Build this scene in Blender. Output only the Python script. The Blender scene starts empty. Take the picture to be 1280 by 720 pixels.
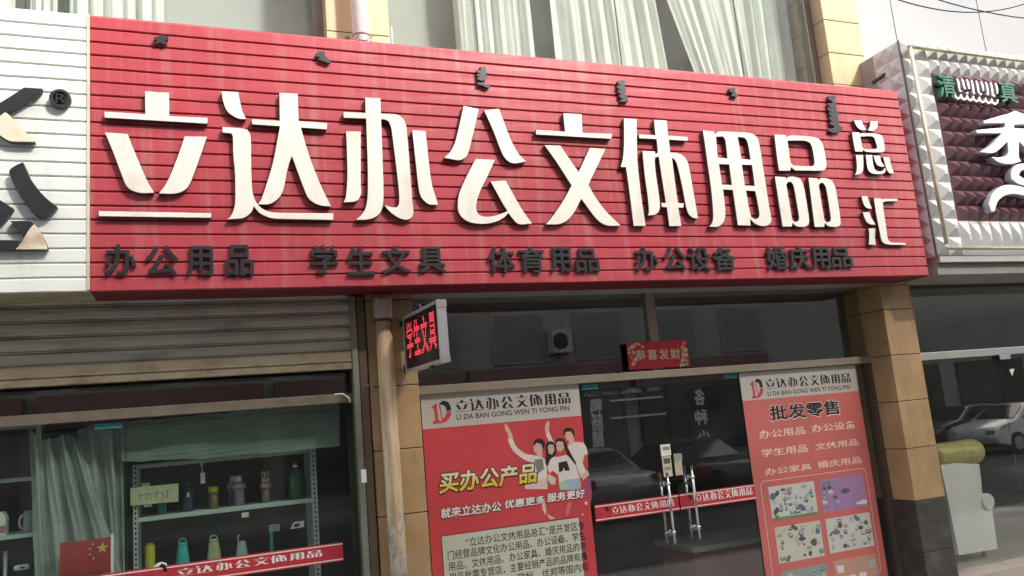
import bpy, bmesh, math, random
from mathutils import Vector, Matrix
from mathutils.bvhtree import BVHTree
random.seed(7)
R = math.radians
scene = bpy.context.scene
COL = scene.collection

# ------------------------------------------------------------ camera, light, exposure
CAM = Vector((0.0, -6.0, 1.65)); FPX = 1009.0
YAW, PITCH, ROLL = R(22.06), R(9.565), R(-5.079)
def cam_axes():
    cy, sy, cp, sp = math.cos(YAW), math.sin(YAW), math.cos(PITCH), math.sin(PITCH)
    f = Vector((sy*cp, cy*cp, sp)); r = Vector((cy, -sy, 0)); u = r.cross(f)
    cr, sr = math.cos(ROLL), math.sin(ROLL)
    return cr*r + sr*u, -sr*r + cr*u, f
RT, UP, FW = cam_axes()
cd = bpy.data.cameras.new('camera'); cam = bpy.data.objects.new('camera', cd); COL.objects.link(cam)
cd.sensor_width = 36; cd.lens = FPX/1280*36; cd.clip_start = 0.05; cd.clip_end = 2000
cam.matrix_world = Matrix(((RT.x, UP.x, -FW.x, CAM.x), (RT.y, UP.y, -FW.y, CAM.y), (RT.z, UP.z, -FW.z, CAM.z), (0, 0, 0, 1)))
scene.camera = cam

SUN_EL, SUN_AZ = R(39), R(32)          # azimuth measured from straight out of the shopfront towards the right
w = bpy.data.worlds.new('World'); scene.world = w; w.use_nodes = True
nt = w.node_tree; bg = nt.nodes['Background']
sky = nt.nodes.new('ShaderNodeTexSky'); sky.sky_type = 'NISHITA'; sky.sun_disc = False
sky.sun_elevation = SUN_EL; sky.sun_rotation = R(180) - SUN_AZ
sky.air_density = 1.0; sky.dust_density = 6.0; sky.ozone_density = 1.0
# thin high cloud mixed into the sky
tc = nt.nodes.new('ShaderNodeTexCoord'); nz = nt.nodes.new('ShaderNodeTexNoise'); nz.inputs['Scale'].default_value = 2.2
nz.inputs['Detail'].default_value = 7; rp = nt.nodes.new('ShaderNodeValToRGB')
rp.color_ramp.elements[0].position = .38; rp.color_ramp.elements[1].position = .62
mxs = nt.nodes.new('ShaderNodeMixRGB'); mxs.inputs['Color2'].default_value = (8.6, 8.8, 9.0, 1)
mm = nt.nodes.new('ShaderNodeMath'); mm.operation = 'MULTIPLY'; mm.inputs[1].default_value = .7
nt.links.new(tc.outputs['Generated'], nz.inputs['Vector']); nt.links.new(nz.outputs['Fac'], rp.inputs['Fac'])
nt.links.new(rp.outputs['Color'], mm.inputs[0]); nt.links.new(mm.outputs[0], mxs.inputs['Fac'])
nt.links.new(sky.outputs['Color'], mxs.inputs['Color1']); nt.links.new(mxs.outputs['Color'], bg.inputs['Color'])
bg.inputs['Strength'].default_value = 0.15
sl = bpy.data.lights.new('sun', 'SUN'); sl.energy = 2.3; sl.angle = R(5); sl.color = (1, .955, .89)
sun = bpy.data.objects.new('sun', sl); COL.objects.link(sun)
sdir = Vector((math.sin(SUN_AZ)*math.cos(SUN_EL), -math.cos(SUN_AZ)*math.cos(SUN_EL), math.sin(SUN_EL)))
sun.rotation_euler = sdir.to_track_quat('Z', 'Y').to_euler(); sun.location = (8, -12, 14)
vs = scene.view_settings; vs.view_transform = 'Standard'; vs.look = 'None'; vs.gamma = 1; vs.use_curve_mapping = False
vs.exposure = 1.1
scene.render.engine = 'CYCLES'; scene.cycles.use_denoising = True
scene.cycles.max_bounces = 8; scene.cycles.transparent_max_bounces = 24
scene.cycles.caustics_reflective = False; scene.cycles.caustics_refractive = False
scene.cycles.sample_clamp_indirect = 6

# ------------------------------------------------------------ helpers
def ray(px, py):
    return RT*((px-640)/FPX) - UP*((py-360)/FPX) + FW
def at(px, py, Y):
    """the point of the vertical plane at depth Y seen at photograph pixel px, py"""
    d = ray(px, py); return CAM + d*((Y-CAM.y)/d.y)
def refl(px, py, Yg, Y):
    """the point at street depth Y whose mirror image in the glass at Yg is seen there"""
    p = at(px, py, 2*Yg - Y); return Vector((p.x, Y, p.z))
def ax(px, py, Y): return at(px, py, Y).x
def az(px, py, Y): return at(px, py, Y).z

def tag(o, label=None, cat=None, group=None, kind=None):
    if label: o['label'] = label
    if cat: o['category'] = cat
    if group: o['group'] = group
    if kind: o['kind'] = kind
    return o
def thing(name, label, cat, loc=(0, 0, 0), group=None):
    o = bpy.data.objects.new(name, None); o.empty_display_size = .1; COL.objects.link(o); o.location = loc
    return tag(o, label, cat, group)
def link(name, me, m, parent=None):
    o = bpy.data.objects.new(name, me); COL.objects.link(o)
    ms = m if isinstance(m, (list, tuple)) else [m]
    for x in ms: me.materials.append(x)
    if parent is not None:
        o.parent = parent
        base = Vector(parent.location); p = parent.parent
        while p is not None: base += Vector(p.location); p = p.parent
        o.location = -base           # every mesh is written in world coordinates
    return o

class MB:
    def __init__(s): s.bm = bmesh.new()
    def quad(s, a, b, c, d, mi=0):
        f = s.bm.faces.new([s.bm.verts.new(p) for p in (a, b, c, d)]); f.material_index = mi; return s
    def poly(s, pts, mi=0):
        f = s.bm.faces.new([s.bm.verts.new(p) for p in pts]); f.material_index = mi; return s
    def box(s, x0, x1, y0, y1, z0, z1, bev=0, mi=0):
        v = [s.bm.verts.new((x, y, z)) for x in (x0, x1) for y in (y0, y1) for z in (z0, z1)]
        fs = [s.bm.faces.new([v[i] for i in q]) for q in ((0,1,3,2),(4,6,7,5),(0,4,5,1),(2,3,7,6),(0,2,6,4),(1,5,7,3))]
        for f in fs: f.material_index = mi
        if bev:
            es = list({e for f in fs for e in f.edges})
            r = bmesh.ops.bevel(s.bm, geom=es, offset=bev, segments=2, affect='EDGES', profile=.5, clamp_overlap=True)
            for f in r['faces']: f.material_index = mi
        return s
    def tube(s, pts, r, n=14, cap=True, mi=0):
        pts = [Vector(p) for p in pts]; rings = []
        rs = r if isinstance(r, (list, tuple)) else [r]*len(pts)
        for i, p in enumerate(pts):
            d = (pts[min(i+1, len(pts)-1)] - pts[max(i-1, 0)]).normalized()
            a = d.orthogonal().normalized() if i == 0 else (prev - d*prev.dot(d)).normalized()
            prev = a; b = d.cross(a)
            rings.append([s.bm.verts.new(p + (a*math.cos(2*math.pi*k/n) + b*math.sin(2*math.pi*k/n))*rs[i]) for k in range(n)])
        for A, B in zip(rings, rings[1:]):
            for k in range(n):
                f = s.bm.faces.new((A[k], A[(k+1) % n], B[(k+1) % n], B[k])); f.smooth = True; f.material_index = mi
        if cap:
            for q in (rings[0][::-1], rings[-1]): s.bm.faces.new(q).material_index = mi
        return s
    def lathe(s, c, prof, n=20, mi=0, sx=1, sy=1):
        rings = []
        for r, z in prof:
            rings.append([s.bm.verts.new((c[0]+sx*r*math.cos(2*math.pi*k/n), c[1]+sy*r*math.sin(2*math.pi*k/n), c[2]+z)) for k in range(n)])
        for A, B in zip(rings, rings[1:]):
            for k in range(n):
                f = s.bm.faces.new((A[k], A[(k+1) % n], B[(k+1) % n], B[k])); f.smooth = True; f.material_index = mi
        for q in (rings[0][::-1], rings[-1]): s.bm.faces.new(q).material_index = mi
        return s
    def ball(s, c, r, mi=0):
        prof = [(max(1e-4, r*math.sin(t)), -r*math.cos(t)) for t in [math.pi*k/8 for k in range(9)]]
        return s.lathe(c, prof, 14, mi)
    def prism(s, pts, axis, a, b, mi=0):
        """polygon extruded along an axis: pts are the two other coordinates in order"""
        def P(u, v, t): return {'x': (t, u, v), 'y': (u, t, v), 'z': (u, v, t)}[axis]
        A = [s.bm.verts.new(P(u, v, a)) for u, v in pts]; B = [s.bm.verts.new(P(u, v, b)) for u, v in pts]
        n = len(pts)
        for k in range(n): s.bm.faces.new((A[k], A[(k+1) % n], B[(k+1) % n], B[k])).material_index = mi
        s.bm.faces.new(A[::-1]).material_index = mi; s.bm.faces.new(B).material_index = mi
        return s
    def build(s, name, m, parent=None, norm=True):
        if norm: bmesh.ops.recalc_face_normals(s.bm, faces=s.bm.faces[:])
        me = bpy.data.meshes.new(name); s.bm.to_mesh(me); s.bm.free()
        return link(name, me, m, parent)

# ---------------- outlines and writing
def smooth_loop(pts, ang=38, sub=4):
    n = len(pts); V = [Vector((p[0], p[1])) for p in pts]; corner = []
    for i in range(n):
        a = V[i]-V[i-1]; b = V[(i+1) % n]-V[i]
        corner.append(a.length < 1e-9 or b.length < 1e-9 or abs(a.angle_signed(b, 0)) > R(ang))
    out = []
    for i in range(n):
        j = (i+1) % n; p0, p1, p2, p3 = V[i-1], V[i], V[j], V[(j+1) % n]
        out.append(p1.copy())
        if corner[i] and corner[j]: continue
        m1 = (p2-p0)*.5 if not corner[i] else (p2-p1)
        m2 = (p3-p1)*.5 if not corner[j] else (p2-p1)
        L = (p2-p1).length
        if m1.length > 1e-9: m1 = m1*(min(m1.length, 1.4*L)/m1.length)
        if m2.length > 1e-9: m2 = m2*(min(m2.length, 1.4*L)/m2.length)
        for k in range(1, sub):
            t = k/sub; t2 = t*t; t3 = t2*t
            out.append(p1*(2*t3-3*t2+1) + m1*(t3-2*t2+t) + p2*(-2*t3+3*t2) + m2*(t3-t2))
    return out
def loops_mesh(name, loops, Y, thick=0.0, bevel=0.0):
    """closed outlines in (x, z) as a mesh whose back stands at Y and whose front is thick nearer to the street"""
    cu = bpy.data.curves.new(name, 'CURVE'); cu.dimensions = '2D'; cu.fill_mode = 'BOTH'
    for lp in loops:
        sp = cu.splines.new('POLY'); sp.points.add(len(lp)-1); sp.use_cyclic_u = True
        for q, p in zip(sp.points, lp): q.co = (p[0], p[1], 0, 1)
    cu.extrude = max(thick/2 - bevel, 0); cu.bevel_depth = bevel; cu.bevel_resolution = 1
    if bevel: cu.offset = -bevel
    return curve_to_mesh(cu, name, lambda v: (v.x, Y - thick/2 - v.z, v.y))
def curve_to_mesh(cu, name, fn):
    o = bpy.data.objects.new('tmp', cu); COL.objects.link(o); bpy.context.view_layer.update()
    me = bpy.data.meshes.new_from_object(o.evaluated_get(bpy.context.evaluated_depsgraph_get()))
    bpy.data.objects.remove(o); bpy.data.curves.remove(cu)
    me.name = name
    for v in me.vertices: v.co = fn(v.co.copy())
    return me
def text_mesh(body, x0, z0, x1, z1, Y, bold=0.0, thick=0.0, shear=0.0, spacing=1.0, mirror=False, fat=0.0):
    """writing fitted into the box x0..x1, z0..z1 on the plane Y"""
    cu = bpy.data.curves.new('writing', 'FONT'); cu.body = body; cu.size = 1; cu.offset = bold; cu.shear = shear
    cu.space_character = spacing; cu.resolution_u = 4; cu.extrude = thick/2 if thick else 0
    me = curve_to_mesh(cu, 'writing', lambda v: v)
    if not me.vertices: return me
    if fat:                      # heavier strokes: shifted layers of the same glyphs, each a hair behind the last
        nv = len(me.vertices); co = [v.co.copy() for v in me.vertices]; fc = [tuple(p.vertices) for p in me.polygons]
        V, F = [], []
        for k in range(9):
            a = k*math.pi/4; dx, dy = (0, 0) if k == 8 else (fat*math.cos(a), fat*math.sin(a)); lay = (k+1)*(.0004 if thick else .00003)
            for v in co: V.append((v.x+dx, v.y+dy, v.z + (lay if v.z >= 0 else 0)))
            F += [tuple(i+nv*k for i in f) for f in fc]
        me = bpy.data.meshes.new('writing'); me.from_pydata(V, [], F); me.update()
    xs = [v.co.x for v in me.vertices]; ys = [v.co.y for v in me.vertices]
    a, b, c, d = min(xs), max(xs), min(ys), max(ys)
    sx = (x1-x0)/max(b-a, 1e-6); sz = (z1-z0)/max(d-c, 1e-6)
    for v in me.vertices:
        u = (v.co.x-a)*sx; x = x1-u if mirror else x0+u
        v.co = (x, Y - thick/2 - v.co.z, z0 + (v.co.y-c)*sz)
    return me
def write(name, body, lb, rt, Y, m, parent, **k):
    """lb, rt: photograph pixels of the lower left and upper right corner of the writing"""
    A = at(*lb, Y); B = at(*rt, Y)
    return link(name, text_mesh(body, A.x, A.z, B.x, B.z, Y, **k), m, parent)
def rect_px(tl, br, Y):
    """x0, x1, z0, z1 of the upright rectangle with these corner pixels"""
    a = at(*tl, Y); b = at(*br, Y); return a.x, b.x, b.z, a.z
def flat_rect(name, x0, x1, z0, z1, Y, m, parent=None, t=0.0015):
    return MB().box(x0, x1, Y-t, Y, z0, z1).build(name, m, parent)
def trace(poly, ox, oy, s, Y, sm=True):
    pts = [at(ox+p[0]/s, oy+p[1]/s, Y) for p in poly]
    pts = [(p.x, p.z) for p in pts]
    return smooth_loop(pts) if sm else [Vector(p) for p in pts]

# ------------------------------------------------------------ materials
def nodes(name):
    m = bpy.data.materials.new(name); m.use_nodes = True
    t = m.node_tree; return m, t, t.nodes['Principled BSDF']
def mat(name, col, rough=.6, metal=0, var=.12, scale=6, bump=0, bscale=60, dirt=None, dscale=(1.5, 1.5, 1.5), damt=.5, spec=.5, emit=None, es=1, coat=0):
    """plain surface with broad tone variation, optional stains of another colour and fine bump"""
    m, t, p = nodes(name); L = t.links
    p.inputs['Roughness'].default_value = rough; p.inputs['Metallic'].default_value = metal
    p.inputs['Specular IOR Level'].default_value = spec; p.inputs['Coat Weight'].default_value = coat
    g = t.nodes.new('ShaderNodeTexCoord')
    n = t.nodes.new('ShaderNodeTexNoise'); n.inputs['Scale'].default_value = scale; n.inputs['Detail'].default_value = 6
    L.new(g.outputs['Object'], n.inputs['Vector'])
    r = t.nodes.new('ShaderNodeValToRGB'); r.color_ramp.elements[0].position = .3; r.color_ramp.elements[1].position = .7
    a = [max(0, c*(1-var)) for c in col[:3]]; b = [min(1, c*(1+var)) for c in col[:3]]
    r.color_ramp.elements[0].color = (*a, 1); r.color_ramp.elements[1].color = (*b, 1)
    L.new(n.outputs['Fac'], r.inputs['Fac']); out = r.outputs['Color']
    if dirt:
        mp = t.nodes.new('ShaderNodeMapping'); mp.inputs['Scale'].default_value = dscale; L.new(g.outputs['Object'], mp.inputs['Vector'])
        d = t.nodes.new('ShaderNodeTexNoise'); d.inputs['Scale'].default_value = 1; d.inputs['Detail'].default_value = 9; d.inputs['Roughness'].default_value = .65
        L.new(mp.outputs['Vector'], d.inputs['Vector'])
        dr = t.nodes.new('ShaderNodeValToRGB'); dr.color_ramp.elements[0].position = .5; dr.color_ramp.elements[1].position = .72
        L.new(d.outputs['Fac'], dr.inputs['Fac'])
        k = t.nodes.new('ShaderNodeMath'); k.operation = 'MULTIPLY'; k.inputs[1].default_value = damt; L.new(dr.outputs['Color'], k.inputs[0])
        x = t.nodes.new('ShaderNodeMixRGB'); x.inputs['Color2'].default_value = (*dirt, 1)
        L.new(k.outputs[0], x.inputs['Fac']); L.new(out, x.inputs['Color1']); out = x.outputs['Color']
    L.new(out, p.inputs['Base Color'])
    if bump:
        q = t.nodes.new('ShaderNodeTexNoise'); q.inputs['Scale'].default_value = bscale; q.inputs['Detail'].default_value = 4
        L.new(g.outputs['Object'], q.inputs['Vector'])
        bp = t.nodes.new('ShaderNodeBump'); bp.inputs['Strength'].default_value = bump; bp.inputs['Distance'].default_value = .01
        L.new(q.outputs['Fac'], bp.inputs['Height']); L.new(bp.outputs['Normal'], p.inputs['Normal'])
    if emit:
        p.inputs['Emission Color'].default_value = (*emit, 1); p.inputs['Emission Strength'].default_value = es
    return m
def glass(name, tint=(.86, .9, .88), ior=1.6, rough=0.0, extra=0.0, wav=0.0, dust=0.0):
    m = bpy.data.materials.new(name); m.use_nodes = True; t = m.node_tree; t.nodes.clear(); L = t.links
    o = t.nodes.new('ShaderNodeOutputMaterial'); mx = t.nodes.new('ShaderNodeMixShader')
    tr = t.nodes.new('ShaderNodeBsdfTransparent'); tr.inputs['Color'].default_value = (*tint, 1)
    gl = t.nodes.new('ShaderNodeBsdfGlossy'); gl.inputs['Roughness'].default_value = rough
    # Schlick reflectance, the same from both sides of the pane
    lw = t.nodes.new('ShaderNodeLayerWeight'); lw.inputs['Blend'].default_value = .5
    pw = t.nodes.new('ShaderNodeMath'); pw.operation = 'POWER'; pw.inputs[1].default_value = 5
    f0 = ((ior-1)/(ior+1))**2 + extra
    ad = t.nodes.new('ShaderNodeMapRange'); ad.inputs['To Min'].default_value = f0; ad.inputs['To Max'].default_value = 1
    L.new(lw.outputs['Facing'], pw.inputs[0]); L.new(pw.outputs[0], ad.inputs['Value']); L.new(ad.outputs['Result'], mx.inputs['Fac'])
    L.new(tr.outputs[0], mx.inputs[1]); L.new(gl.outputs[0], mx.inputs[2]); L.new(mx.outputs[0], o.inputs['Surface'])
    if dust:                     # thin uneven film of dust on the pane, its grey also standing in for haze
        g = t.nodes.new('ShaderNodeTexCoord'); q = t.nodes.new('ShaderNodeTexNoise'); q.inputs['Scale'].default_value = 2.3; q.inputs['Detail'].default_value = 8; q.inputs['Roughness'].default_value = .62
        L.new(g.outputs['Object'], q.inputs['Vector'])
        mr = t.nodes.new('ShaderNodeMapRange'); mr.inputs['From Min'].default_value = .35; mr.inputs['From Max'].default_value = .7; mr.inputs['To Min'].default_value = dust*.5; mr.inputs['To Max'].default_value = dust*1.7
        L.new(q.outputs['Fac'], mr.inputs['Value'])
        df = t.nodes.new('ShaderNodeBsdfDiffuse'); df.inputs['Color'].default_value = (.55, .55, .52, 1)
        m2 = t.nodes.new('ShaderNodeMixShader'); L.new(mr.outputs['Result'], m2.inputs['Fac']); L.new(mx.outputs[0], m2.inputs[1]); L.new(df.outputs[0], m2.inputs[2]); L.new(m2.outputs[0], o.inputs['Surface'])
    if wav:
        g = t.nodes.new('ShaderNodeTexCoord'); q = t.nodes.new('ShaderNodeTexNoise'); q.inputs['Scale'].default_value = .9; q.inputs['Detail'].default_value = 1
        L.new(g.outputs['Object'], q.inputs['Vector']); b = t.nodes.new('ShaderNodeBump'); b.inputs['Strength'].default_value = wav; b.inputs['Distance'].default_value = .02
        L.new(q.outputs['Fac'], b.inputs['Height']); L.new(b.outputs['Normal'], gl.inputs['Normal'])
    return m
def film(name, col, a=.75, rough=.35):
    """milky plastic film that lets part of the light through"""
    m, t, p = nodes(name); L = t.links
    p.inputs['Base Color'].default_value = (*col, 1); p.inputs['Roughness'].default_value = rough
    g = t.nodes.new('ShaderNodeTexCoord'); n = t.nodes.new('ShaderNodeTexNoise'); n.inputs['Scale'].default_value = 9; n.inputs['Detail'].default_value = 5
    L.new(g.outputs['Object'], n.inputs['Vector'])
    r = t.nodes.new('ShaderNodeMapRange'); r.inputs['To Min'].default_value = a-.15; r.inputs['To Max'].default_value = min(1, a+.15)
    L.new(n.outputs['Fac'], r.inputs['Value']); L.new(r.outputs['Result'], p.inputs['Alpha'])
    b = t.nodes.new('ShaderNodeBump'); b.inputs['Strength'].default_value = .5; b.inputs['Distance'].default_value = .02
    L.new(n.outputs['Fac'], b.inputs['Height']); L.new(b.outputs['Normal'], p.inputs['Normal'])
    return m

M = {}
M['red_metal'] = mat('faded red sheet metal', (.45, .062, .082), .32, var=.10, scale=1.3, dirt=(.46, .20, .19), dscale=(12, 12, .7), damt=.75, bump=.08, bscale=9)
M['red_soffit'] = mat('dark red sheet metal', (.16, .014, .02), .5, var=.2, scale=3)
M['white_metal'] = mat('white sheet metal', (.78, .81, .78), .35, var=.04, scale=1.2, dirt=(.50, .53, .47), dscale=(8, 8, .8), damt=.6, bump=.06, bscale=9)
M['cream_trim'] = mat('yellowed trim', (.62, .58, .42), .5, var=.15, scale=8, dirt=(.3, .2, .09), dscale=(9, 9, 3), damt=.7)
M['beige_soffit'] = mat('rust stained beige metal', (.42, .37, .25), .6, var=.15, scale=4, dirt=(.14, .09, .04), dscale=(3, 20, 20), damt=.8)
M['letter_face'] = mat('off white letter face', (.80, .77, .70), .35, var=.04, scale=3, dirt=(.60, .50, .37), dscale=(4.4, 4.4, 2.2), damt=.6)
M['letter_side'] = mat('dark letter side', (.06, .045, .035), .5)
M['black_plastic'] = mat('black letter plastic', (.022, .022, .026), .38, var=.25, scale=14)
M['black_side'] = mat('dark grey letter side', (.06, .06, .06), .6)
M['rust_cream'] = mat('peeled cream board with rust', (.72, .66, .52), .6, var=.06, scale=6, dirt=(.30, .14, .04), dscale=(5.5, 5.5, 5.5), damt=.9)
M['shutter'] = mat('grey olive shutter steel', (.45, .43, .36), .55, metal=.05, var=.12, scale=3, dirt=(.13, .09, .05), dscale=(2, 12, 10), damt=.7)
M['shutter_rail'] = mat('rusty shutter rail', (.25, .21, .14), .65, var=.15, scale=5, dirt=(.10, .055, .025), dscale=(4, 9, 9), damt=.9)
M['tile'] = mat('tan glazed wall tile', (.42, .28, .145), .34, var=.16, scale=3.5, dirt=(.26, .16, .085), dscale=(5, 5, 2.2), damt=.6, bump=.03, bscale=30)
M['tile_sunlit'] = mat('sunlit tan wall tile', (.60, .46, .27), .4, var=.08, scale=2.2, dirt=(.42, .28, .14), dscale=(4, 4, 1.2), damt=.35)  # same tile as below, sunlight put into a paler tone
M['joint'] = mat('tile joint mortar', (.07, .055, .04), .9)
M['stone'] = mat('dark base stone', (.055, .05, .048), .35, var=.25, scale=7, dirt=(.45, .43, .40), dscale=(3.5, 3.5, 7), damt=.12)
M['alu'] = mat('warm grey aluminium', (.33, .28, .215), .45, metal=.3, var=.08, scale=5)
M['silver'] = mat('silver aluminium', (.62, .61, .58), .32, metal=.7, var=.06, scale=6)
M['brown_frame'] = mat('brown anodised frame', (.13, .095, .065), .45, metal=.4, var=.12)
M['chrome'] = mat('polished steel', (.7, .7, .68), .12, metal=1, var=.04)
M['guide'] = mat('grey green guide rail', (.24, .25, .20), .45, metal=.4, var=.12, scale=4, dirt=(.12, .09, .05), dscale=(8, 8, 2), damt=.6)
M['pipe'] = mat('rust stained cream pipe', (.56, .47, .30), .5, var=.14, scale=5, dirt=(.22, .11, .04), dscale=(14, 14, 2.2), damt=.75)
M['pipe_flake'] = mat('flaked pipe paint', (.54, .455, .30), .6, var=.14, scale=5, dirt=(.20, .16, .12), dscale=(11, 11, 4), damt=.95)
M['pipe_white'] = mat('white plastic pipe', (.80, .78, .76), .4, var=.04)
M['glass'] = glass('shop glass', (.93, .95, .94), 1.9, dust=.012)
M['glass_green'] = glass('greenish shop glass', (.88, .945, .915), 1.5, dust=.014)
M['glass_up'] = glass('upstairs glass', (.95, .97, .96), 1.7, wav=.03, dust=.05)
M['mirror_glass'] = glass('coated reflecting glass', (.25, .3, .34), 1.5, extra=.25, wav=.015)
M['curtain'] = mat('pale green white curtain', (.83, .88, .82), .8, var=.05, scale=3)
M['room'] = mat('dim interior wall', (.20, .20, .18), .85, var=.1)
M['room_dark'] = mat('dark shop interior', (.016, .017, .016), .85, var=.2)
M['floor'] = mat('interior floor tile', (.40, .39, .36), .3, var=.1, scale=3)
M['concrete'] = mat('grey concrete', (.30, .29, .27), .85, var=.15, scale=3, bump=.2, bscale=40)
M['print_red'] = mat('red print', (.54, .06, .07), .4, var=.07, scale=2, bump=.25, bscale=3.5)
M['print_red_pale'] = mat('faded red print', (.56, .15, .135), .4, var=.08, scale=2, bump=.25, bscale=3.5)
M['print_grey'] = mat('pale grey print', (.50, .48, .44), .42, var=.04, scale=3)
M['print_box'] = mat('pale sage print', (.52, .55, .45), .45, var=.04, scale=3)
M['print_black'] = mat('black print', (.012, .012, .014), .45)
M['print_white'] = mat('white print', (.80, .78, .74), .45, var=.03)
M['print_pink'] = mat('pale pink print', (.80, .62, .54), .45, var=.03)
M['band_red'] = mat('red vinyl band', (.50, .035, .05), .4, var=.05, scale=3)
M['led_frame'] = mat('brushed silver frame', (.66, .66, .66), .3, metal=.6, var=.04)
M['led_face'] = mat('black display face', (.012, .012, .014), .25)
M['led_on'] = mat('lit red diode', (.6, .02, .03), .4, emit=(1, .06, .10), es=.75)
M['banner'] = mat('red paper', (.56, .025, .045), .6, var=.08, scale=5)
M['gold'] = mat('gold foil print', (.66, .54, .30), .45, metal=0, var=.2, scale=25)
# the pipe: rust streaks all along, flaked grey patches towards its foot
m_, t_, p_ = nodes('rust stained pipe flaking at the foot'); L_ = t_.links; M['pipe'] = m_
p_.inputs['Roughness'].default_value = .55
g_ = t_.nodes.new('ShaderNodeTexCoord'); s_ = t_.nodes.new('ShaderNodeSeparateXYZ'); L_.new(g_.outputs['Object'], s_.inputs[0])
def noise_(sc, det=7):
    mp = t_.nodes.new('ShaderNodeMapping'); mp.inputs['Scale'].default_value = sc; L_.new(g_.outputs['Object'], mp.inputs['Vector'])
    n = t_.nodes.new('ShaderNodeTexNoise'); n.inputs['Scale'].default_value = 1; n.inputs['Detail'].default_value = det; n.inputs['Roughness'].default_value = .62
    L_.new(mp.outputs['Vector'], n.inputs['Vector']); return n.outputs['Fac']
def ramp_(f, a, b, ca, cb):
    r = t_.nodes.new('ShaderNodeValToRGB'); r.color_ramp.elements[0].position = a; r.color_ramp.elements[1].position = b
    r.color_ramp.elements[0].color = (*ca, 1); r.color_ramp.elements[1].color = (*cb, 1); L_.new(f, r.inputs['Fac']); return r.outputs['Color']
base_ = ramp_(noise_((16, 16, 1.4)), .38, .70, (.60, .51, .34), (.30, .165, .065))
zr = t_.nodes.new('ShaderNodeMapRange'); zr.inputs['From Min'].default_value = 1.45; zr.inputs['From Max'].default_value = .75; zr.inputs['To Min'].default_value = -.22; zr.inputs['To Max'].default_value = .14
L_.new(s_.outputs['Z'], zr.inputs['Value'])
ad_ = t_.nodes.new('ShaderNodeMath'); L_.new(noise_((13, 13, 6)), ad_.inputs[0]); L_.new(zr.outputs['Result'], ad_.inputs[1])
mk_ = ramp_(ad_.outputs[0], .50, .53, (0, 0, 0), (1, 1, 1)); fl_ = ramp_(noise_((30, 30, 14)), .4, .6, (.23, .21, .18), (.50, .46, .39))
mx_ = t_.nodes.new('ShaderNodeMixRGB'); L_.new(mk_, mx_.inputs['Fac']); L_.new(base_, mx_.inputs['Color1']); L_.new(fl_, mx_.inputs['Color2']); L_.new(mx_.outputs['Color'], p_.inputs['Base Color'])
# ------------------------------------------------------------ the ground
FLOOR, ROAD = -0.35, -0.50
tag(MB().box(-60, 80, -3.0, 6, FLOOR-.3, FLOOR).build('pavement', mat('pavement slabs', (.44, .42, .38), .8, var=.12, scale=2, bump=.2, bscale=30, dirt=(.2, .18, .16))), kind='structure')
tag(MB().box(-60, 80, -3.16, -3.004, ROAD-.3, FLOOR+.004, bev=.01).build('kerb', M['concrete']), kind='structure')
tag(MB().box(-400, 400, -400, 400, ROAD-1.2, ROAD-.004).build('ground', mat('dusty ground', (.22, .20, .17), .9, var=.15)), kind='structure')
tag(MB().quad((-60, -15.5, ROAD), (80, -15.5, ROAD), (80, -3.161, ROAD), (-60, -3.161, ROAD)).build('road', mat('asphalt', (.06, .06, .058), .85, var=.2, scale=3, bump=.3, bscale=80)), kind='structure')
tag(MB().box(-60, 80, -18, -15.504, ROAD-.3, FLOOR).build('far_pavement', M['concrete']), kind='structure')

# ------------------------------------------------------------ the building
YG = .30            # main glass
YU = .30            # upstairs glass
building = thing('building', 'two storey shop building with tan tiled pillars', 'building', (0, 0, FLOOR))
def tiled_pillar(name, x0, x1, y0, y1, joints, m, base=None, parent=building):
    b = MB(); j = sorted(joints)
    b.box(x0+.006, x1-.006, y0+.006, y1-.001, j[0]+.003, j[-1]-.003, mi=1)
    for a, c in zip(j, j[1:]):
        mi = 2 if base is not None and c <= base+.01 else 0
        b.box(x0+random.uniform(-.0015, .0015), x1, y0+random.uniform(-.002, .002), y1, a+.004, c-.004, bev=.003, mi=mi)
    return b.build(name, [m, M['joint'], M['stone']], parent)
zb = az(1140, 627, 0)
jr = [FLOOR, (FLOOR+zb)/2, zb, az(1126.6, 562, 0), az(1121, 502, 0), az(1115, 444, 0), az(1103, 387, 0), 2.69, 2.86]
PR0, PR1 = ax(1113, 440, 0), ax(1150, 438, 0)
tiled_pillar('pillar', PR0, PR1, 0, .5, jr, M['tile'], zb)
PL0, PL1 = ax(457.5, 400, 0)+.0, ax(526, 520, 0)
zl = az(520, 641, 0); zl2 = az(515, 560, 0); d = zl2-zl
tiled_pillar('pillar', PL0, PL1, 0, .5, [FLOOR, zl-2*d, zl-d, zl, zl2, zl2+d, 2.69-.02, 2.9], M['tile'])
# upstairs pillars
ju = [2.87, 3.35, 3.83, 4.31]
UL0, UL1 = ax(408, 30, .1), ax(487, 50, .1)
sU = az(480, 45, .1)
tiled_pillar('pillar', UL0, UL1, .1, .6, [2.92, sU-1.2, sU-.6, sU, sU+.6, sU+1.2, sU+1.9], M['tile_sunlit'])
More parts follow.
